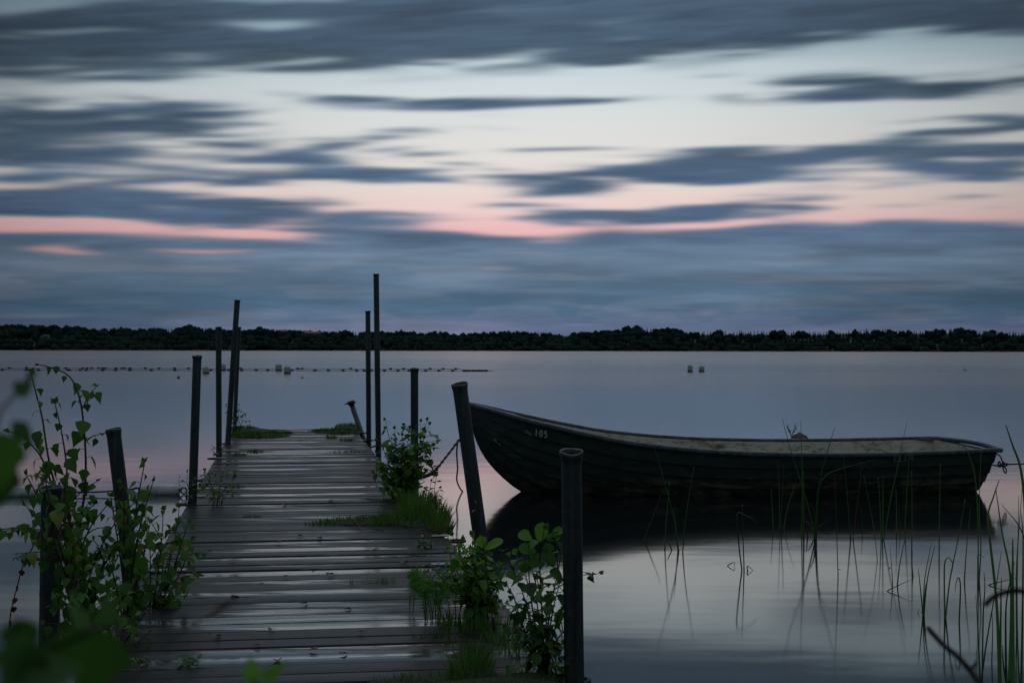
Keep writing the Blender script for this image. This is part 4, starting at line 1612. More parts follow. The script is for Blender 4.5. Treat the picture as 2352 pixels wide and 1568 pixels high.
# white cylinder floats of a boom, low on the left
for (x0, x1, yb, lab) in ((-70, 83, 1139, 'long white cylinder float of the boom, cut by the picture edge'),
                          (322, 413, 1135, 'white cylinder float of the boom, beside the flared mid height pipe')):
    a = G(x0, yb)
    b = G(x1, yb)
    r = 14.5 / F * a.y
    a.z = b.z = r * .62
    root = thing('boom_float', V((a.x + b.x) / 2, a.y, 0), lab, 'float', 'boom floats')
    ax_ = (b - a)
    L = ax_.length
    ax_.normalize()
    rr = []
    for (t_, q) in ((0, .35), (.004, .6), (.03, .9), (.06, 1), (L * .3, 1), (L * .6, 1), (L - .06, 1), (L - .03, .9), (L - .004, .6), (L, .35)):
        rr.append([a + ax_ * t_ + V(0, math.cos(k * PI / 12) * r * q, math.sin(k * PI / 12) * r * q) for k in range(24)])
    mb = MB()
    bb = mb.rings(rr, True)
    mb.face(bb[0][::-1])
    mb.face(bb[-1])
    mb.build('float_body', M['float_white'], root)
    mb = MB()
    rr2 = []
    for (t_, q) in ((.05, 1.015), (L * .5, 1.02), (L - .05, 1.015)):
        rr2.append([a + ax_ * t_ + V(0, math.cos(k) * r * q, math.sin(k) * r * q) for k in [PI * 1.22 + .56 * PI * i / 10 for i in range(11)]])
    mb.rings(rr2, False)
    mb.build('algae_band', M['float_grime'], root)
    for e, sg in ((a, -1), (b, 1)):
        mb = MB()
        mb.tube([e + ax_ * (sg * .02) + V(math.cos(q) * .03 + sg * .02, 0, math.sin(q) * .03) for q in [2 * PI * k / 14 for k in range(14)]], .008, 6, closed=True)
        mb.build('end_ring', M['rope'], root)
ra = G(83, 1139)
rb = G(322, 1135)
ra.z = rb.z = .065
mb = MB()
mb.tube([ra.lerp(rb, k / 12) + V(0, 0, -.035 * math.sin(PI * k / 12)) for k in range(13)], .009, 6)
tag(mb.build('boom_rope', M['rope'], None, V(ra.x, ra.y, 0)), 'thin rope joining the two white boom floats', 'rope')

# ------------------------------------------------------------------ plants
def polyline_len(pts):
    return sum((b - a).length for a, b in zip(pts, pts[1:]))


def dress(ml, ms, pts, r0, L, spacing, droop, rg, start=.25, tint=(.2, .9), kind='birch', aspect=.82, twigs=0.0, tipboost=0.0):
    """stem + alternate leaves on short stalks along a polyline"""
    n = len(pts)
    ms.tube(pts, [r0 * (1 - .75 * i / (n - 1)) + .0006 for i in range(n)], 6)
    tot = polyline_len(pts)
    s = tot * start
    cum = [0]
    for a, b in zip(pts, pts[1:]):
        cum.append(cum[-1] + (b - a).length)
    ang = rg.uniform(0, 6)
    while s < tot:
        for i in range(n - 1):
            if s <= cum[i + 1]:
                break
        f = (s - cum[i]) / max(1e-9, cum[i + 1] - cum[i])
        p = pts[i].lerp(pts[i + 1], f)
        t = (pts[i + 1] - pts[i]).normalized()
        ang += 2.3 + rg.uniform(-.5, .5)
        o = V(math.cos(ang), math.sin(ang) * .8, 0)
        o = (o - t * o.dot(t)).normalized()
        rel = s / tot
        sz = L * rg.uniform(.6, 1.15) * (1 - .45 * max(0, rel - .75) / .25 + tipboost * rel)
        if twigs and rg.random() < twigs and rel < .85:
            tw = rg.uniform(1.2, 3.0) * L
            e = p + (o + t * rg.uniform(.3, .9)).normalized() * tw
            mid = p.lerp(e, .5) + V(0, 0, .1 * tw)
            pp_ = catmull([p, mid, e], 4)
            dress(ml, ms, pp_, r0 * .45, L * .85, spacing * .8, droop, rg, .25, tint, kind, aspect, 0)
        else:
            stalk = sz * rg.uniform(.3, .55)
            pd = (o + t * .5 + V(0, 0, .25 - droop * .5)).normalized()
            e = p + pd * stalk
            mid = p + pd * stalk * .5 + V(0, 0, stalk * .12)
            ms.tube([p, mid, e], [.0011, .0009, .0008], 4, cap=False)
            d = (o * (1 - droop * .6) + V(0, 0, -droop + .12) + V(rg.uniform(-.3, .3), rg.uniform(-.3, .3), rg.uniform(-.25, .25))).normalized()
            nr = (o * droop + V(0, 0, 1 - droop * .7) + V(rg.uniform(-.6, .6), rg.uniform(-.6, .6), rg.uniform(-.3, .3))).normalized()
            ml.leaf(e, d, nr, sz, sz * aspect, 1.0 if rg.random() < .05 else rg.uniform(*tint) * .9, rg.uniform(.0, .5), rg.uniform(.05, .4), kind, rg)
        s += spacing * rg.uniform(.7, 1.3)
    # a little tuft at the tip
    for q in range(2):
        t = (pts[-1] - pts[-2]).normalized()
        o = V(rg.uniform(-1, 1), rg.uniform(-1, 1), rg.uniform(-.3, .5))
        ml.leaf(pts[-1], (t + o * .7).normalized(), o.cross(t) + V(.01, 0, .3), L * .45, L * .35, rg.uniform(*tint), .1, .3, kind, rg)


def sapling(name, label, stems, seed, L=.045, spacing=.035, droop=.8, r0=.004, lm='birch_leaf', start=.2, cat='sapling', twigs=.25, tint=(.1, .9), kind='birch', aspect=.82, smooth=4, tipboost=0.0, group=None):
    rg = random.Random(seed)
    base = stems[0][0] if stems[0][0].z < stems[0][-1].z else stems[0][-1]
    root = thing(name, base, label, cat, group)
    ml, ms = MB(), MB()
    for st in stems:
        dress(ml, ms, catmull(st, smooth), r0, L, spacing, droop, rg, start, tint, kind, aspect, twigs, tipboost)
    ml.build('foliage', M[lm], root)
    ms.build('stem', M['stem'], root)
    return root


def pix(lst, d, dj=0.0, rg=random):
    """picture columns/rows top to bottom -> stem from the foot upward at one distance"""
    off = rg.uniform(-dj, dj)
    m = len(lst)
    return [P(x, y, d + off * (1 - i / max(1, m - 1))) for i, (x, y) in enumerate(lst)][::-1]


def auto(base_pts, tops, d, rg, dj=.1):
    out = []
    for (bx, by), (tx, ty) in zip(base_pts, tops):
        b = P(bx, by, d)
        t = P(tx, ty, d + rg.uniform(-dj, dj))
        m1 = b.lerp(t, .35) + V((b.x - t.x) * .12 + rg.uniform(-.02, .02), rg.uniform(-.03, .03), .01)
        m2 = b.lerp(t, .7) + V(rg.uniform(-.02, .02), rg.uniform(-.03, .03), .0)
        out.append([b, m1, m2, t])
    return out


rg = random.Random(21)
d1 = 5.0
L1 = [
    [(72, 858), (82, 900), (97, 960), (110, 1045), (128, 1120), (150, 1200), (175, 1300), (215, 1500)],
    [(126, 925), (140, 985), (152, 1060), (155, 1130), (160, 1210), (185, 1330), (222, 1505)],
    [(92, 838), (120, 845), (160, 865), (183, 915), (193, 985), (197, 1060), (195, 1130), (185, 1200), (190, 1300), (225, 1510)],
    [(22, 990), (60, 1010), (95, 1050), (118, 1110), (145, 1190), (180, 1320), (218, 1500)],
    [(5, 1215), (55, 1212), (105, 1235), (150, 1290), (195, 1400), (222, 1500)],
    [(245, 1160), (205, 1215), (180, 1290), (185, 1370), (220, 1500)],
    [(60, 1090), (92, 1150), (130, 1230), (175, 1330), (220, 1500)],
    [(270, 1190), (230, 1260), (205, 1330), (205, 1420), (224, 1510)],
    [(300, 1205), (262, 1260), (225, 1330), (215, 1420), (226, 1510)],
    [(160, 1165), (165, 1240), (180, 1330), (222, 1505)],
]
sapling('birch_sapling', 'tallest birch sapling with long arching stems, growing around the dark pipe',
        [pix(l, d1, .12, rg) for l in L1], 31, .058, .036, .9, .0050, start=.06, twigs=.28, tint=(.05, .75))
L1b = [
    [(100, 1085), (112, 1140), (128, 1220), (160, 1330), (205, 1500)],
    [(150, 1100), (146, 1170), (150, 1250), (168, 1350), (208, 1500)],
    [(60, 1160), (88, 1200), (118, 1260), (155, 1350), (205, 1500)],
    [(112, 1200), (130, 1260), (160, 1350), (208, 1500)],
]
sapling('birch_sapling', 'birch shoots crossing in front of the dark pipe top', [pix(l, 4.36, .05, rg) for l in L1b], 39, .056, .034, .9, .003, start=.1, twigs=.3, tint=(.05, .8))
L2 = [
    [(332, 1062), (325, 1100), (312, 1170), (300, 1260), (290, 1350), (285, 1465)],
    [(352, 1105), (335, 1160), (315, 1240), (300, 1340), (287, 1465)],
    [(255, 1140), (262, 1190), (275, 1270), (285, 1360), (286, 1465)],
    [(285, 1125), (285, 1200), (285, 1300), (285, 1465)],
    [(345, 1200), (330, 1270), (310, 1350), (288, 1465)],
    [(240, 1240), (255, 1300), (275, 1380), (285, 1465)],
]
sapling('birch_sapling', 'bushy birch sapling hiding the foot of the short leaning pipe',
        [pix(l, 5.75, .15, rg) for l in L2], 32, .060, .038, .85, .0045, start=.12, twigs=.3, tint=(.05, .85))
L3 = [
    [(412, 1165), (405, 1220), (390, 1290), (370, 1360), (345, 1425)],
    [(440, 1240), (425, 1290), (400, 1340), (375, 1390), (350, 1425)],
    [(375, 1170), (372, 1230), (365, 1300), (355, 1370), (343, 1425)],
    [(432, 1200), (410, 1270), (385, 1350), (352, 1425)],
    [(395, 1250), (380, 1310), (360, 1370), (345, 1425)],
    [(345, 1240), (345, 1300), (345, 1370), (342, 1425)],
    [(425, 1330), (400, 1370), (375, 1400), (352, 1425)],
    [(310, 1330), (325, 1370), (338, 1425)],
]
sapling('birch_sapling', 'leafy birch sapling leaning over the jetty planks beside the empty iron ring',
        [pix(l, 6.05, .15, rg) for l in L3], 33, .060, .034, .7, .0035, start=.1, twigs=.3, tint=(.1, .95))
L4 = [
    [(340, 1400), (315, 1430), (290, 1470), (262, 1520)],
    [(290, 1390), (285, 1430), (275, 1480), (260, 1520)],
    [(240, 1400), (250, 1450), (258, 1520)],
    [(345, 1450), (315, 1475), (285, 1500), (262, 1520)],
]
sapling('birch_sapling', 'low birch shoots with small leaves at the near corner of the jetty',
        [pix(l, 5.2, .1, rg) for l in L4], 34, .038, .028, .6, .003, start=.15, twigs=.2, tint=(.1, .7))
# bare drooping twig with a few red leaves
base = P(90, 1215, 4.9)
root = thing('hanging_twig', base, 'bare drooping twig with a few dull red leaves beside the dark pipe', 'twig')
tp = catmull([P(95, 1212, 4.9), P(78, 1250, 4.88), P(52, 1300, 4.86), P(40, 1345, 4.86), P(28, 1390, 4.85), P(22, 1430, 4.85), P(20, 1480, 4.85)], 4)
ms = MB()
ms.tube(tp, .0022, 6)
ms.build('stem', M['stem'], root)
ml = MB()
for (x, y) in ((50, 1308), (42, 1345), (34, 1372), (31, 1392), (26, 1425)):
    ml.leaf(P(x, y, 4.85), V(rg.uniform(-.5, .5), .2, -1), V(rg.uniform(-1, 1), -1, .2), .026, .022, rg.random(), rng=rg)
ml.build('foliage', M['red_leaf'], root)

sapling('birch_sapling', 'small birch seedling standing alone on the planks beyond the leaning saplings',
        auto([(497, 1168), (492, 1168), (503, 1168), (498, 1166), (488, 1168), (510, 1166)], [(520, 1070), (480, 1090), (540, 1085), (508, 1105), (470, 1080), (535, 1120)], 9.85, rg), 35, .05, .04, .5, .003, start=.3, twigs=.2)
sapling('birch_sapling', 'thin leafy shoots hugging the foot of the flared mid height pipe',
        auto([(432, 1158), (436, 1158), (428, 1158), (450, 1140)], [(412, 1095), (430, 1082), (440, 1105), (470, 1085)], 10.0, rg), 36, .04, .04, .3, .0025, start=.25, twigs=.15)
sapling('birch_sapling', 'small birch twined round the thin pipes at the far jetty end',
        auto([(545, 1004)] * 5, [(520, 930), (548, 930), (560, 950), (553, 975), (535, 950)], 18.3, rg), 37, .055, .042, .8, .004, start=.15, twigs=.25)
sapling('birch_sapling', 'tiny seedling on the planks where the far section begins',
        auto([(497, 1050), (505, 1052), (492, 1050)], [(487, 1022), (508, 1028), (498, 1035)], 14.2, rg), 38, .035, .03, .5, .002, start=.3, twigs=0)

# big bush on the right edge
bt = [(885, 965), (905, 985), (870, 1000), (925, 1000), (940, 985), (965, 968), (985, 975), (955, 1000), (990, 1025), (895, 1030), (865, 1040), (915, 1040), (945, 1030), (975, 1050),
      (880, 1075), (905, 1080), (930, 1075), (960, 1080), (970, 1100), (860, 1085), (890, 1110), (920, 1110), (945, 1110), (980, 965), (900, 1010), (930, 1040), (958, 1045)]
bb_ = [(rg.uniform(905, 950), rg.uniform(1136, 1150)) for _ in bt]
sapling('leafy_bush', 'dense leafy bush growing around the straight pipe beside the chain', auto(bb_, bt, 10.5, rg, .22), 41, .070, .036, .55, .004, start=.12, cat='bush', twigs=.3, tint=(.05, .95))
sapling('leafy_bush', 'yellowish low shoots drooping at the foot of the dense leafy bush',
        auto([(912, 1150), (905, 1152), (918, 1152), (900, 1150)], [(908, 1105), (925, 1112), (895, 1118), (915, 1125)], 10.2, rg, .05), 42, .05, .04, .8, .003, lm='young_leaf', cat='bush', twigs=.1)
sapling('leafy_shoot', 'single upright leafy shoot rising from the grass tussock',
        auto([(1000, 1205), (1000, 1205), (996, 1205)], [(1003, 1092), (990, 1105), (1010, 1120)], 8.9, rg, .04), 43, .045, .035, .25, .003, start=.35, twigs=.15, cat='shoot')

# right near saplings
R3t = [(1040, 1230), (1062, 1240), (1085, 1228), (1105, 1240), (1030, 1262), (1055, 1270), (1078, 1262), (1100, 1268), (1125, 1275), (1040, 1300), (1065, 1305), (1090, 1298), (1112, 1300),
       (1050, 1335), (1075, 1340), (1100, 1335), (1120, 1340), (1095, 1250), (1070, 1290), (1110, 1320), (1140, 1310)]
R3b = [(rg.uniform(1092, 1122), rg.uniform(1425, 1440)) for _ in R3t]
sapling('birch_sapling', 'fresh green birch sapling with yellowish tops beside the leaning pipe foot', auto(R3b, R3t, 5.75, rg, .12), 44, .056, .032, .4, .003, 'young_leaf', .14, twigs=.25, tint=(.0, .6))
st = pix([(1094, 1155), (1098, 1180), (1108, 1230), (1115, 1290), (1122, 1350), (1135, 1450)], 5.5)
root = sapling('leafy_shoot', 'tall thin shoot with two large bright leaves in front of the boat reflection', [st], 45, .03, .09, .2, .003, 'young_leaf', .35, cat='shoot', twigs=0, tint=(.2, .8))
ml = MB()
ml.leaf(P(1111, 1262, 5.5), V(.9, -.2, .55), V(-.3, -.6, .8), .085, .05, .75, .1, .2, 'alder', rg)
ml.leaf(P(1108, 1258, 5.5), V(-.15, -.2, 1), V(.2, -1, .2), .05, .045, .7, .1, .2, 'alder', rg)
ml.build('large_leaf', M['young_leaf'], root)

R4 = [
    [(1250, 1215), (1240, 1280), (1242, 1350), (1246, 1430), (1250, 1560)],
    [(1290, 1260), (1280, 1320), (1265, 1390), (1256, 1470), (1252, 1560)],
    [(1215, 1260), (1215, 1320), (1222, 1390), (1235, 1470), (1248, 1560)],
    [(1180, 1310), (1200, 1360), (1218, 1420), (1236, 1490), (1250, 1560)],
    [(1165, 1345), (1180, 1370), (1195, 1420), (1222, 1490), (1248, 1560)],
    [(1285, 1340), (1270, 1400), (1260, 1470), (1252, 1560)],
    [(1310, 1440), (1290, 1455), (1268, 1490), (1253, 1560)],
    [(1210, 1400), (1222, 1450), (1240, 1500), (1250, 1560)],
    [(1290, 1400), (1275, 1440), (1262, 1490), (1252, 1560)],
    [(1195, 1470), (1215, 1490), (1235, 1520), (1248, 1560)],
    [(1285, 1520), (1275, 1525), (1262, 1540), (1253, 1560)],
    [(1230, 1330), (1235, 1400), (1244, 1480), (1250, 1560)],
]
r4 = sapling('alder_sapling', 'dark leafy alder sapling close beside the thick upright pipe', [pix(l, 4.8, .09, rg) for l in R4], 46, .058, .031, .5, .0038, start=.1, twigs=.22, tint=(.0, .65))
ml = MB()
for (x, y, dx, dz, L, tn, nx) in ((1240, 1245, .1, 1, .066, .7, .1), (1222, 1240, -.7, .45, .055, .8, .1), (1255, 1238, .9, .35, .05, .3, -.2), (1232, 1268, -.6, .25, .06, .3, .4),
                                 (1246, 1268, .55, -.5, .06, .2, .1), (1268, 1228, .8, .5, .045, .8, 0), (1238, 1270, -.45, -.75, .055, .2, .3), (1228, 1300, -.8, -.1, .055, .2, .3)):
    ml.leaf(P(x, y, 4.75), V(dx, rg.uniform(-.6, .3), dz), V(nx + rg.uniform(-.5, .5), -1, rg.uniform(.1, 1.0)), L, L * .74, tn * .8, .3, .35, 'alder', rg)
ml.build('large_leaf', M['young_leaf'], r4)


# ferns
def fern(base, n, L, seed, label, spread=1.0):
    rgf = random.Random(seed)
    root = thing('fern', base, label, 'fern')
    ml, ms = MB(), MB()
    for k in range(n):
        a = rgf.uniform(0, 2 * PI)
        o = V(math.cos(a), math.sin(a) * .6, 0) * spread
        ln = L * rgf.uniform(.7, 1.15)
        rise = rgf.uniform(.75, 1.0)
        bs = base + V(rgf.uniform(-.05, .05), rgf.uniform(-.06, .06), 0) * spread
        mid = bs + o * ln * .10 + V(0, 0, ln * .55 * rise)
        tip = bs + o * ln * .30 + V(0, 0, ln * .9 * rise)
        end = tip + o * ln * .16 - V(0, 0, ln * .10)
        pts = catmull([bs, mid, tip, end], 8)
        ms.tube(pts, [.002 * (1 - .7 * i / len(pts)) for i in range(len(pts))], 5)
        m_ = len(pts)
        for i in range(1, m_ - 1):
            f = i / m_
            w = ln * .15 * math.sin(PI * min(1, (1 - f) * .9 + .1)) + .004
            t = (pts[i + 1] - pts[i]).normalized()
            sd2 = t.cross(V(-o.y, o.x, .3)).cross(t)
            sd2 = V(-o.y - .3, o.x, 0.0).normalized() if sd2.length < .1 else t.cross(V(0, -1, .2)).normalized()
            for sg in (-1, 1):
                ml.leaf(pts[i], (sd2 * sg + t * .45 - V(0, 0, .2) + V(0, rgf.uniform(-.5, .5), 0)).normalized(), V(rgf.uniform(-.4, .4), -1, .6), w, w * .42, rgf.uniform(.2, .9), .3, .1, 'lance', rgf)
    ml.build('frond', M['fern'], root)
    ms.build('stem', M['stem'], root)
    return root


fern(G(985, 1422, ZD), 8, .23, 51, 'curly green fern growing up between the wet planks', .9)
fern(G(948, 1345 + 60, ZD), 2, .16, 52, 'single curled fern frond standing just beside the bushy fern', .5)
fern(G(1022, 1420, ZD), 4, .13, 53, 'low small fern on the planks between bushy fern and birch', .9)


def tuft(name, label, pts, n, h, mat, seed, cat='grass tussock', lean=V(0, 0, 0), w=.006, zoff=0.0, dry=0.0, kind=None, mound=None, group=None):
    """pts: list of (world centre, rx, ry, height factor)"""
    rg_ = random.Random(seed)
    c0 = pts[0][0]
    root = thing(name, c0, label, cat, group)
    mb, md = MB(), MB()
    tot = sum(p[1] * p[2] for p in pts)
    for (c, rx_, ry_, hf) in pts:
        for k in range(max(3, int(n * rx_ * ry_ / tot))):
            a = rg_.uniform(0, 2 * PI)
            q = math.sqrt(rg_.random())
            b = c + PR * (math.cos(a) * q * rx_) + AX * (math.sin(a) * q * ry_)
            hh = h * hf * rg_.uniform(.45, 1.1) * (1.15 - .6 * q * q)
            o = V(math.cos(a), math.sin(a), 0) * (hh * rg_.uniform(.0, .55) * (.3 + q)) + V(rg_.uniform(-.2, .2), rg_.uniform(-.2, .2), 0) * hh + lean * hh
            tip = b + o + V(0, 0, hh)
            bend = V(-o.x * .35, -o.y * .35, hh * .12)
            isd = rg_.random() < dry
            (md if isd else mb).blade(b - V(0, 0, .004), tip, w * rg_.uniform(.6, 1.2), rg_.random(), bend, 4)
    mb.build('blades', M[mat], root)
    if md.f:
        md.build('dry_grass', M['dry_grass'], root)
    if mound:
        mm = MB()
        for (c, rx_, ry_, hz) in mound:
            rr = []
            for i in range(7):
                f = i / 6
                rr.append([c + PR * (math.cos(a) * rx_ * (1 - f * f) ** .5 * (1 + .18 * noise.noise(V(math.cos(a) * 2, math.sin(a) * 2, c.x * 5)))) +
                           AX * (math.sin(a) * ry_ * (1 - f * f) ** .5 * (1 + .18 * noise.noise(V(math.cos(a) * 2, math.sin(a) * 2, c.y * 5)))) + V(0, 0, hz * f - .002) for a in [2 * PI * k / 20 for k in range(20)]])
            rr[-1] = [c + V(0, 0, hz)] * 20
            mm.rings(rr, True, .4)
        mm.build('turf', M['moss_turf'], root)
    return root


def JG(px, py):
    g = G(px, py, ZD)
    return g


g = JG
tuft('grass_tussock', 'large grass tussock with dry straw at the jetty edge beside the iron ring',
     [(g(975, 1195), .16, .30, 1.0), (g(1010, 1215), .07, .30, .9), (g(930, 1200), .22, .22, .5), (g(880, 1200), .26, .18, .32), (g(820, 1198), .26, .14, .24), (g(765, 1203), .18, .08, .2), (g(960, 1160), .14, .3, .7)],
     3000, .18, 'grass', 61, dry=.2, w=.0075, mound=[(g(960, 1197), .20, .30, .045), (g(860, 1200), .30, .15, .025)])
# straw lying on the planks
rs = random.Random(9)
root = thing('straw', g(850, 1215), 'long loose straw stalks lying on the planks in front of the tussock', 'straw')
mb = MB()
for (x0, y0, x1, y1) in ((790, 1205, 880, 1222), (810, 1198, 830, 1222), (860, 1216, 1000, 1228), (900, 1224, 1020, 1232), (960, 1214, 1020, 1226), (930, 1210, 1000, 1222), (980, 1206, 1025, 1220), (950, 1222, 1010, 1216)):
    a, b = g(x0, y0), g(x1, y1)
    m_ = a.lerp(b, .5) + V(rs.uniform(-.03, .03), rs.uniform(-.08, .08), .012)
    mb.tube([p + V(0, 0, .006) for p in catmull([a, m_, b], 6)], .0022, 5, rs.random())
mb.build('stalks', M['dry_grass'], root)
tuft('grass_tussock', 'dense dark grass tussock on the near planks in front of the alder sapling', [(g(1082, 1560), .06, .08, 1.0), (g(1105, 1545), .05, .06, .75), (g(1060, 1562), .05, .05, .7)], 520, .145, 'grass', 62, dry=.14, w=.004, mound=[(g(1085, 1558), .09, .11, .05)])
tuft('grass_tussock', 'low straggling grass around the birch foot at the jetty edge', [(g(1110, 1440), .18, .12, 1.0), (g(1060, 1425), .12, .06, .8), (g(1160, 1470), .08, .10, .9), (g(1185, 1500), .06, .1, .7)], 420, .065, 'grass', 63, dry=.15)
tuft('grass_row', 'short row of grass sprouting from a gap between shiny planks', [(g(868, 1337), .055, .012, 1.0), (g(895, 1338), .035, .01, 1.2), (g(840, 1340), .02, .01, .8), (g(805, 1340), .012, .01, .9)], 90, .045, 'grass', 64, cat='grass', w=.003)
tuft('mossy_turf', 'thick mossy grass strip along the near end of the planks', [(g(1000, 1562), .22, .06, 1.0), (g(1120, 1580), .24, .10, 1.2), (g(920, 1572), .08, .03, .7), (g(1210, 1560), .10, .07, .9), (g(1060, 1600), .4, .10, 1.2)], 1900, .04, 'moss', 65, cat='moss',
     w=.004, dry=.06, mound=[(g(1010, 1564), .26, .06, .018), (g(1130, 1585), .26, .12, .035), (g(1210, 1560), .11, .08, .02), (g(1060, 1605), .4, .12, .03)])
tuft('moss_patch', 'thick bright moss patch at the far jetty end, beside the leaning pipes', [(g(600, 1002), .32, .42, 1.0), (g(565, 1000), .22, .5, 1.0), (g(640, 996), .18, .3, .8), (g(560, 988), .2, .5, 1.0)], 1900, .065, 'moss', 66, cat='moss', w=.012,
     mound=[(g(600, 1001), .36, .40, .03), (g(580, 990), .30, .4, .035)])
tuft('moss_patch', 'mossy grass patch at the far jetty end, beside the crooked short pipe', [(g(775, 992), .30, .40, 1.0), (g(800, 984), .18, .5, 1.3), (g(740, 990), .18, .2, .7), (g(790, 996), .2, .2, .8)], 1500, .065, 'moss', 67, cat='moss', w=.012,
     mound=[(g(778, 992), .32, .40, .03), (g(797, 986), .18, .35, .05)])
for i, (x, y, rx_, ry_, n_, h_, lab) in enumerate((
        (760, 1006, .07, .10, 90, .06, 'first small grass tuft in front of the far mossy grass patch'),
        (797, 1012, .09, .12, 90, .05, 'second small grass tuft, nearest the paired tall pipes'),
        (588, 1038, .10, .10, 90, .04, 'yellow green moss tuft on the far section, in front of the thick moss'),
        (550, 1046, .07, .08, 70, .045, 'small moss tuft on the far section beside the tiny seedling'),
        (800, 1038, .20, .05, 110, .03, 'thin moss line along a plank gap beside the leafy bush top'),
        (545, 1118, .06, .04, 40, .03, 'tiny weed on the planks beyond the lone birch seedling'),
        (880, 1150, .11, .06, 140, .035, 'low moss strip on the planks at the bush foot'),
        (845, 1147, .05, .03, 40, .02, 'speck of moss on the plank short of the bush foot moss'),
        (580, 1186, .07, .03, 80, .018, 'flat moss streak on the plank beside the lone birch seedling'),
        (1005, 1460, .10, .03, 60, .03, 'flat yellow green moss strip on the planks below the ferns'),
        (1045, 1476, .08, .03, 60, .03, 'dark moss strip along a plank gap below the straggling grass'))):
    tuft('moss_tuft', lab, [(g(x, y), rx_, ry_, 1.0)], n_, h_, 'moss', 80 + i, cat='moss', w=.008 if y < 1100 else .004)

# small broad-leaved weeds on the planks
for i, (x, y, d, tops, L, lab) in enumerate((
        (976, 1258, 7.8, [(960, 1240), (975, 1232), (990, 1245), (985, 1252)], .03, 'small reddish seedling on the planks below the tussock'),
        (990, 1338, 6.6, [(988, 1290), (980, 1310), (998, 1308)], .035, 'upright narrow leaved weed at the hinge gap'),
        (1018, 1338, 6.6, [(1010, 1308), (1025, 1312), (1035, 1325)], .034, 'dark small leaved weed between narrow leaved weed and birch'),
        (437, 1530, 4.9, [(425, 1518), (445, 1515), (455, 1525), (435, 1520)], .026, 'tiny two leaved sprout on the near bare planks'),
        (322, 1528, 4.9, [(310, 1512), (328, 1508), (335, 1520)], .022, 'tiny leafy sprout on near planks beside the birch shoots'))):
    dd = (H - ZD) * F / (y - 800)
    sapling('weed', lab, auto([(x, y)] * len(tops), tops, dd, rg, .02), 90 + i, L, .018, .1, .0016, 'fern' if i == 1 else 'birch_leaf', .2, 'weed', 0, (.2, .9), 'lance' if i == 1 else 'birch', .8, 3)

# ------------------------------------------------------------------ fallen leaves on the deck
rl = random.Random(14)
proto = None
spots = [(690, 1012), (598, 1160), (655, 1158), (760, 1150), (640, 1245), (690, 1230), (735, 1234), (720, 1312), (760, 1318), (600, 1340), (655, 1322), (818, 1337), (980, 1300), (1050, 1310), (540, 1370), (700, 1385), (800, 1398),
         (620, 1445), (590, 1480), (720, 1490), (790, 1500), (640, 1515), (830, 1450), (500, 1460), (560, 1236), (530, 1290), (860, 1262), (925, 1290)]
for (x, y) in spots:
    c = G(x, y, ZD + .006)
    if proto is None:
        mb = MB()
        mb.leaf(c - V(.02, 0, 0), V(1, .2, .1), V(0, 0, 1), .045, .03, .5, .2, .5, 'birch', rl)
        proto = mb.build('fallen_leaf', M['dead_leaf'], None, c)
        tag(proto, 'small dark curled leaf lying on the wet jetty planks', 'leaf', 'fallen leaves on the planks')
    else:
        o = copy_tree(proto, c, rz=rl.uniform(0, 6.3), sc=rl.uniform(.5, 1.25))

# ------------------------------------------------------------------ reeds standing in the water
def reed_clump(label, stems, seed, brown=0.0, r=.0042):
    """each stem: picture points from the water up; the first is its foot on the lake"""
    rg_ = random.Random(seed)
    f0 = stems[0][0]
    c0 = G(f0[0], f0[1], 0)
    root = thing('reed_clump', c0, label, 'reeds')
    for st in stems:
        isb = st[-1] == 'b'
        if isb:
            st = st[:-1]
        foot = G(st[0][0], st[0][1], 0)
        d = foot.y
        dv = rg_.uniform(-.12, .12)
        pts = [foot + V(0, 0, -.04), foot]
        m_ = len(st)
        for i, (x, y) in enumerate(st[1:]):
            pts.append(P(x, y, d + dv * (i + 1) / m_))
        cp = catmull(pts, 6)
        mb = MB()
        n_ = len(cp)
        rr_ = r * 1.3 * rg_.uniform(.75, 1.15)
        mb.tube(cp, [rr_ * max(.22, 1 - .75 * (i / (n_ - 1)) ** 1.6) for i in range(n_)], 6, rg_.random())
        mb.build('reed_stem', M['reed_brown'] if isb else M['reed'], root)
    return root


reed_clump('four green reeds fanning up before the boat hull, nearest the thick pipe',
           [[(1527, 1258), (1530, 1200), (1538, 1105)], [(1559, 1266), (1548, 1190), (1530, 1120), (1503, 1026)], [(1557, 1266), (1553, 1215), (1549, 1161)], [(1568, 1266), (1575, 1190), (1594, 1070)]], 1)
reed_clump('snapped brown reed slanting in front of the boat hull', [[(1478, 1240), (1498, 1190), (1518, 1137), 'b'], [(1543, 1262), (1536, 1248), (1533, 1243), 'b']], 2)
reed_clump('pair of short reeds, one with its top folded over, before the boat', [[(1704, 1309), (1697, 1250), (1693, 1182), (1712, 1183), (1732, 1195), (1738, 1205), 'b'], [(1709, 1309), (1707, 1240), (1705, 1158)]], 3)
reed_clump('bent stub forming a small triangle on open water', [[(1671, 1299), (1686, 1291), (1687, 1303), 'b']], 4, r=.0038)
reed_clump('second bent stub triangle, touching the folded reed pair', [[(1717, 1310), (1717, 1299), (1731, 1310), 'b']], 5, r=.0038)
reed_clump('short straight reeds with one brown blade, middle of the boat hull', [[(1776, 1210), (1774, 1170), (1771, 1122)], [(1791, 1212), (1790, 1140), (1787, 1055)], [(1793, 1212), (1797, 1140), (1800, 1067), 'b'], [(1801, 1212), (1808, 1170), (1825, 1114)]], 6)
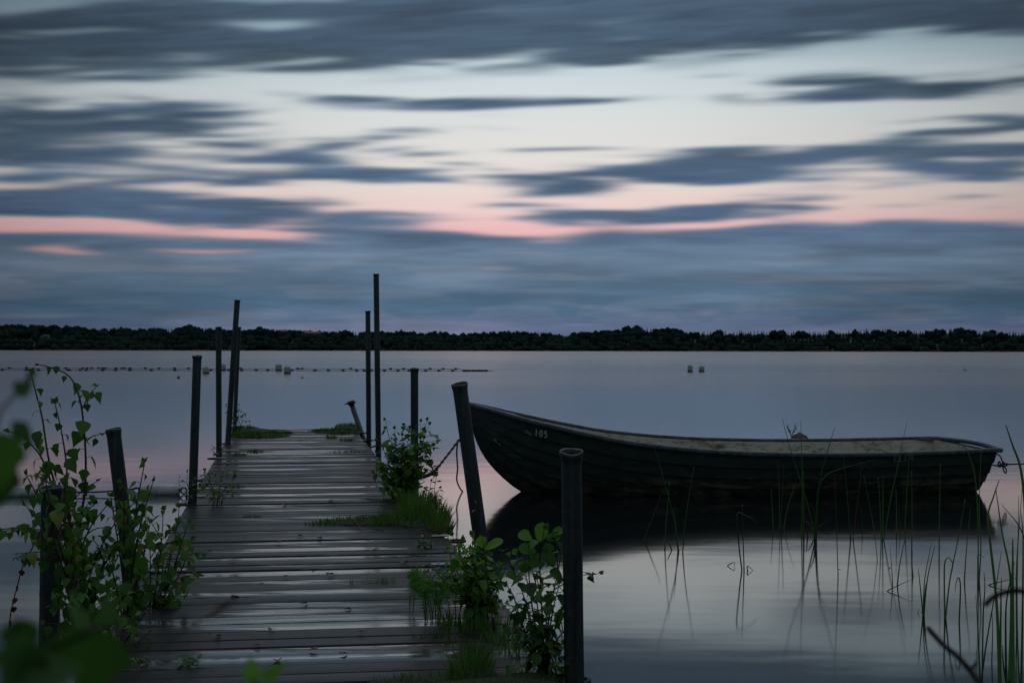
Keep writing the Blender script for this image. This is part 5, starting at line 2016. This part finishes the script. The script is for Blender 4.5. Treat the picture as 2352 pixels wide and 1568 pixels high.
reed_clump('largest reed clump, tall crossing blades rising above the boat rim',
           [[(1841, 1232), (1843, 1120), (1841, 1020), (1839, 964)], [(1873, 1237), (1858, 1170), (1838, 1102), (1817, 1037), (1797, 961)], [(1871, 1237), (1880, 1120), (1899, 1043), (1917, 982)],
            [(1875, 1237), (1880, 1130), (1897, 1092), (1935, 1075), (1970, 1066), (2011, 1055)], [(1874, 1230), (1870, 1180), (1862, 1158), (1858, 1155), 'b'], [(1855, 1230), (1853, 1205), (1852, 1195), 'b'],
            [(1872, 1232), (1860, 1205), (1850, 1197), (1846, 1198), 'b'], [(1846, 1232), (1846, 1150), (1846, 1080)], [(1876, 1212), (1890, 1202), (1905, 1194), 'b']], 7, r=.0052)
reed_clump('two reeds in a V, one folded brown at the top, right of the largest clump',
           [[(1954, 1236), (1946, 1140), (1937, 1043)], [(1959, 1237), (1970, 1150), (1979, 1073), (1974, 1060), (1990, 1070), (2016, 1094), 'b']], 8)
reed_clump('single short pale reed between the V pair and the name side', [[(1981, 1222), (1980, 1195), (1978, 1168)]], 9, r=.0035)
reed_clump('tall reed trio below the painted boat name', [[(2024, 1240), (2021, 1160), (2017, 1096)], [(2027, 1240), (2028, 1150), (2028, 1090)], [(2030, 1240), (2045, 1150), (2060, 1080), (2074, 1010), (2084, 967)]], 10)
reed_clump('thin reeds with shining feet just past the boat name', [[(2059, 1222), (2059, 1170), (2058, 1122)], [(2078, 1216), (2083, 1130), (2088, 1043)], [(2094, 1266), (2095, 1170), (2094, 1080)], [(2069, 1220), (2066, 1190), (2064, 1160), 'b']], 11)
reed_clump('lone straight reed on the stern half of the hull', [[(2157, 1278), (2158, 1170), (2160, 1064)]], 12)
reed_clump('faint thin brown reed at the light edge of the boat reflection', [[(1925, 1325), (1922, 1230), (1917, 1093), 'b'], [(1926, 1307), (1958, 1315), (1989, 1323), 'b']], 13, r=.003)
reed_clump('dark reed with crossing bent piece on grey water below the name', [[(2061, 1343), (2066, 1300), (2073, 1262), (2080, 1235)], [(2050, 1342), (2048, 1300), (2044, 1250)], [(2097, 1322), (2095, 1295), (2096, 1262)], [(2038, 1357), (2065, 1343), (2093, 1330), 'b'], [(2044, 1303), (2044, 1304), (2060, 1313)]], 14, r=.0035)
reed_clump('dark reed with a knotted foot right of the V pair reflection', [[(2015, 1287), (2014, 1275), (2005, 1200), (1984, 1093)]], 15, r=.0034)
reed_clump('stout reed fan with a thick dark foot on the grey water', [[(2120, 1412), (2114, 1350), (2109, 1303)], [(2121, 1412), (2124, 1330), (2140, 1244)], [(2122, 1412), (2130, 1330), (2147, 1252)], [(2119, 1405), (2106, 1412), (2112, 1398)], [(2122, 1410), (2124, 1370), (2126, 1340)]], 16, r=.004)
reed_clump('tall looped reed arch beside a straight companion', [[(2170, 1418), (2169, 1350), (2170, 1292), (2180, 1280), (2188, 1295), (2187, 1312)], [(2172, 1418), (2182, 1330), (2200, 1240), (2217, 1145)]], 17, r=.0036)
reed_clump('small looped reed arch, lower than its tall neighbour', [[(2203, 1427), (2206, 1350), (2202, 1326), (2196, 1338), (2194, 1358)]], 18, r=.0034)
reed_clump('straight thin reed behind the two looped arches', [[(2215, 1335), (2220, 1260), (2229, 1169)]], 19, r=.0036)
reed_clump('dark reeds at the boat stern corner, one drooping like a hook', [[(2249, 1333), (2253, 1250), (2249, 1160), (2254, 1026)], [(2247, 1333), (2246, 1200), (2240, 1100), (2226, 1045), (2213, 1023), (2210, 1030)], [(2246, 1333), (2246, 1290), (2247, 1273), (2262, 1280)]], 20, r=.0038)
# the dense stand at the picture edge
rr = random.Random(77)
edge = [
    ([(2251, 1590), (2265, 1480), (2284, 1370), (2300, 1268)], .0038, 'thin reed leaning right through the edge stand'),
    ([(2251, 1560), (2246, 1440), (2241, 1365)], .004, 'short stiff reed, first of the edge stand'),
    ([(2256, 1575), (2258, 1420), (2262, 1350), (2260, 1313)], .004, 'knobbly upright reed near the start of the edge stand'),
    ([(2296, 1600), (2290, 1400), (2275, 1250), (2269, 1185), (2282, 1140), (2295, 1102)], .0052, 'thick reed with a forward kink at half height in the edge stand'),
    ([(2318, 1560), (2322, 1343), (2302, 1224), (2287, 1121)], .005, 'thick dark reed leaning left across the edge stand'),
    ([(2297, 1600), (2298, 1450), (2300, 1327)], .0055, 'short thick reed in the middle of the edge stand'),
    ([(2326, 1600), (2326, 1400), (2326, 1236)], .0075, 'stoutest dark upright reed of the edge stand'),
    ([(2342, 1600), (2336, 1400), (2340, 1137)], .0045, 'tall straight reed at the outer side of the edge stand'),
    ([(2360, 1500), (2356, 1200), (2345, 1080), (2325, 1020), (2310, 975)], .0075, 'tallest broad blade curving in from the picture edge'),
    ([(2400, 1420), (2352, 1232), (2300, 1157)], .0045, 'broken reed slanting down out of the picture'),
    ([(2312, 1600), (2310, 1480), (2312, 1380), (2330, 1290)], .004, 'slim reed tucked against the stoutest one'),
    ([(2345, 1600), (2348, 1450), (2350, 1250), (2346, 1180)], .005, 'outermost straight reed against the picture edge'),
    ([(2278, 1520), (2280, 1440), (2278, 1400)], .0035, 'short knotted stub low in the edge stand'),
    ([(2318, 1600), (2305, 1530), (2303, 1480)], .004, 'low stub at the bottom of the edge stand'),
    ([(2335, 1460), (2335, 1300), (2348, 1120)], .004, 'thin reed rising highest beside the broad blade'),
]
for i, (st, r_, lab) in enumerate(edge):
    reed_clump(lab, [st], 30 + i, r=r_)
reed_clump('bent reed lying nearly flat at the edge stand', [[(2271, 1343), (2300, 1335), (2338, 1325), 'b']], 60, r=.0035)

# ------------------------------------------------------------------ blurred plants right at the viewer
def near_leaf(ml, x, y, d, dx, dz, L, W, tint, nx=.1, curl=.15, kind='birch'):
    ml.leaf(P(x, y, d), V(dx, .15, dz), V(nx, -1, .35), L, W, tint, curl, .2, kind, rg)


def near_plant(name, label, leaves, stems, base, lm='birch_leaf', cat='plant'):
    root = thing(name, base, label, cat)
    ml, ms = MB(), MB()
    for lf in leaves:
        near_leaf(ml, *lf)
    for st, r_ in stems:
        ms.tube(catmull(st, 5), r_, 6)
    if ml.f:
        ml.build('foliage', M[lm], root)
    if ms.f:
        ms.build('stem', M['stem'], root)
    return root


bank = V(-.20, .60, .36)
near_plant('near_branch', 'blurred leafy branch close to the viewer, with a large green leaf in front',
           [(225, 1440, .66, -.25, -1, .036, .040, .25), (40, 1420, .68, .15, -1, .022, .02, .15), (250, 1440, .75, -.1, 1, .020, .012, .3, .3), (205, 1440, .78, -.6, .6, .018, .010, .35, .3), (20, 1500, .6, .7, -.7, .028, .022, .1),
            (90, 1500, .64, -.9, -.1, .026, .022, .2), (30, 1560, .6, .6, .1, .03, .026, .2)],
           [([P(-40, 1640, .66), P(40, 1545, .66), P(130, 1480, .66), P(225, 1440, .66)], .0012), ([P(130, 1480, .66), P(190, 1445, .72), P(250, 1440, .75)], .001), ([P(60, 1530, .66), P(40, 1470, .68), P(40, 1420, .68)], .001), ([bank, P(-40, 1640, .66)], .0015)], bank)
bank2 = V(-.30, .72, .36)
near_plant('near_sprig', 'blurred pale sprig rising at the picture edge before the birch',
           [(5, 990, .72, -.1, -1, .034, .026, .6), (22, 1060, .75, -.35, -1, .028, .02, .1), (35, 905, .8, .5, .4, .013, .011, .15), (62, 870, .82, .5, .5, .008, .006, .2), (30, 965, .75, .55, -.8, .02, .010, .25, .3)],
           [([bank2, P(-60, 1300, .74), P(-25, 1050, .74), P(0, 950, .75), P(35, 905, .8), P(62, 870, .82)], .0011)], bank2)
bank3 = V(-.13, .8, .36)
near_plant('near_sprout', 'blurred bright green sprout at the bottom middle of the near planks',
           [(585, 1565, .8, -.25, 1, .016, .010, .9), (600, 1565, .8, .8, .6, .02, .008, .6), (590, 1570, .8, -.7, .5, .012, .007, .7)],
           [([P(593, 1640, .8), P(592, 1600, .8), P(590, 1562, .8)], .0012), ([bank3, P(593, 1640, .8)], .0012)], bank3, 'young_leaf')
bank4 = V(-.12, 1.3, .33)
near_plant('seed_stalk', 'blurred dark forked seed stalk before the near planks', [(470, 1415, 1.3, .9, .25, .026, .005, .1, .1, .1, 'lance'), (490, 1405, 1.3, .7, .55, .022, .005, .1, .1, .1, 'lance'), (505, 1398, 1.3, .9, .45, .018, .005, .1, .1, .1, 'lance')],
           [([P(250, 1640, 1.3), P(370, 1490, 1.3), P(470, 1415, 1.3), P(505, 1398, 1.3)], .0004), ([bank4 + V(-.15, 0, 0), P(250, 1640, 1.3)], .0004)], bank4 + V(-.15, 0, 0), 'red_leaf')
tb = V(.55, 1.35, .30)
root = thing('bare_twig', tb, 'dark bare forked twig blurred in front of the reeds', 'twig')
ms = MB()
ms.tube(catmull([P(2132, 1442, 1.55), P(2165, 1478, 1.5), P(2205, 1512, 1.45), P(2250, 1568, 1.4), P(2300, 1650, 1.35)], 5), [.003] * 21, 7)
ms.tube([P(2300, 1650, 1.35), tb], .003, 7)
ms.tube(catmull([P(2228, 1540, 1.43), P(2238, 1528, 1.43), P(2243, 1518, 1.43)], 4), .0016, 6)
ms.build('stem', M['twig'], root)
tb2 = V(.62, 1.2, .32)
root = thing('bare_twig', tb2, 'dark arched twig blurred at the picture edge before the reed stand', 'twig')
ms = MB()
ms.tube(catmull([P(2262, 1390, 1.3), P(2280, 1372, 1.3), P(2310, 1360, 1.3), P(2352, 1358, 1.28), P(2420, 1400, 1.25), P(2440, 1600, 1.22)], 5), [.0026] * 26, 7)
ms.tube([P(2440, 1600, 1.22), tb2], .0026, 7)
ms.build('stem', M['twig'], root)

# ------------------------------------------------------------------ output
SC.view_settings.view_transform = 'Standard'
SC.view_settings.look = 'None'
SC.view_settings.exposure = 0
SC.view_settings.gamma = 1
SC.render.engine = 'CYCLES'
SC.cycles.use_denoising = True
SC.cycles.max_bounces = 8
SC.cycles.diffuse_bounces = 3
SC.cycles.glossy_bounces = 4
SC.cycles.sample_clamp_indirect = 4
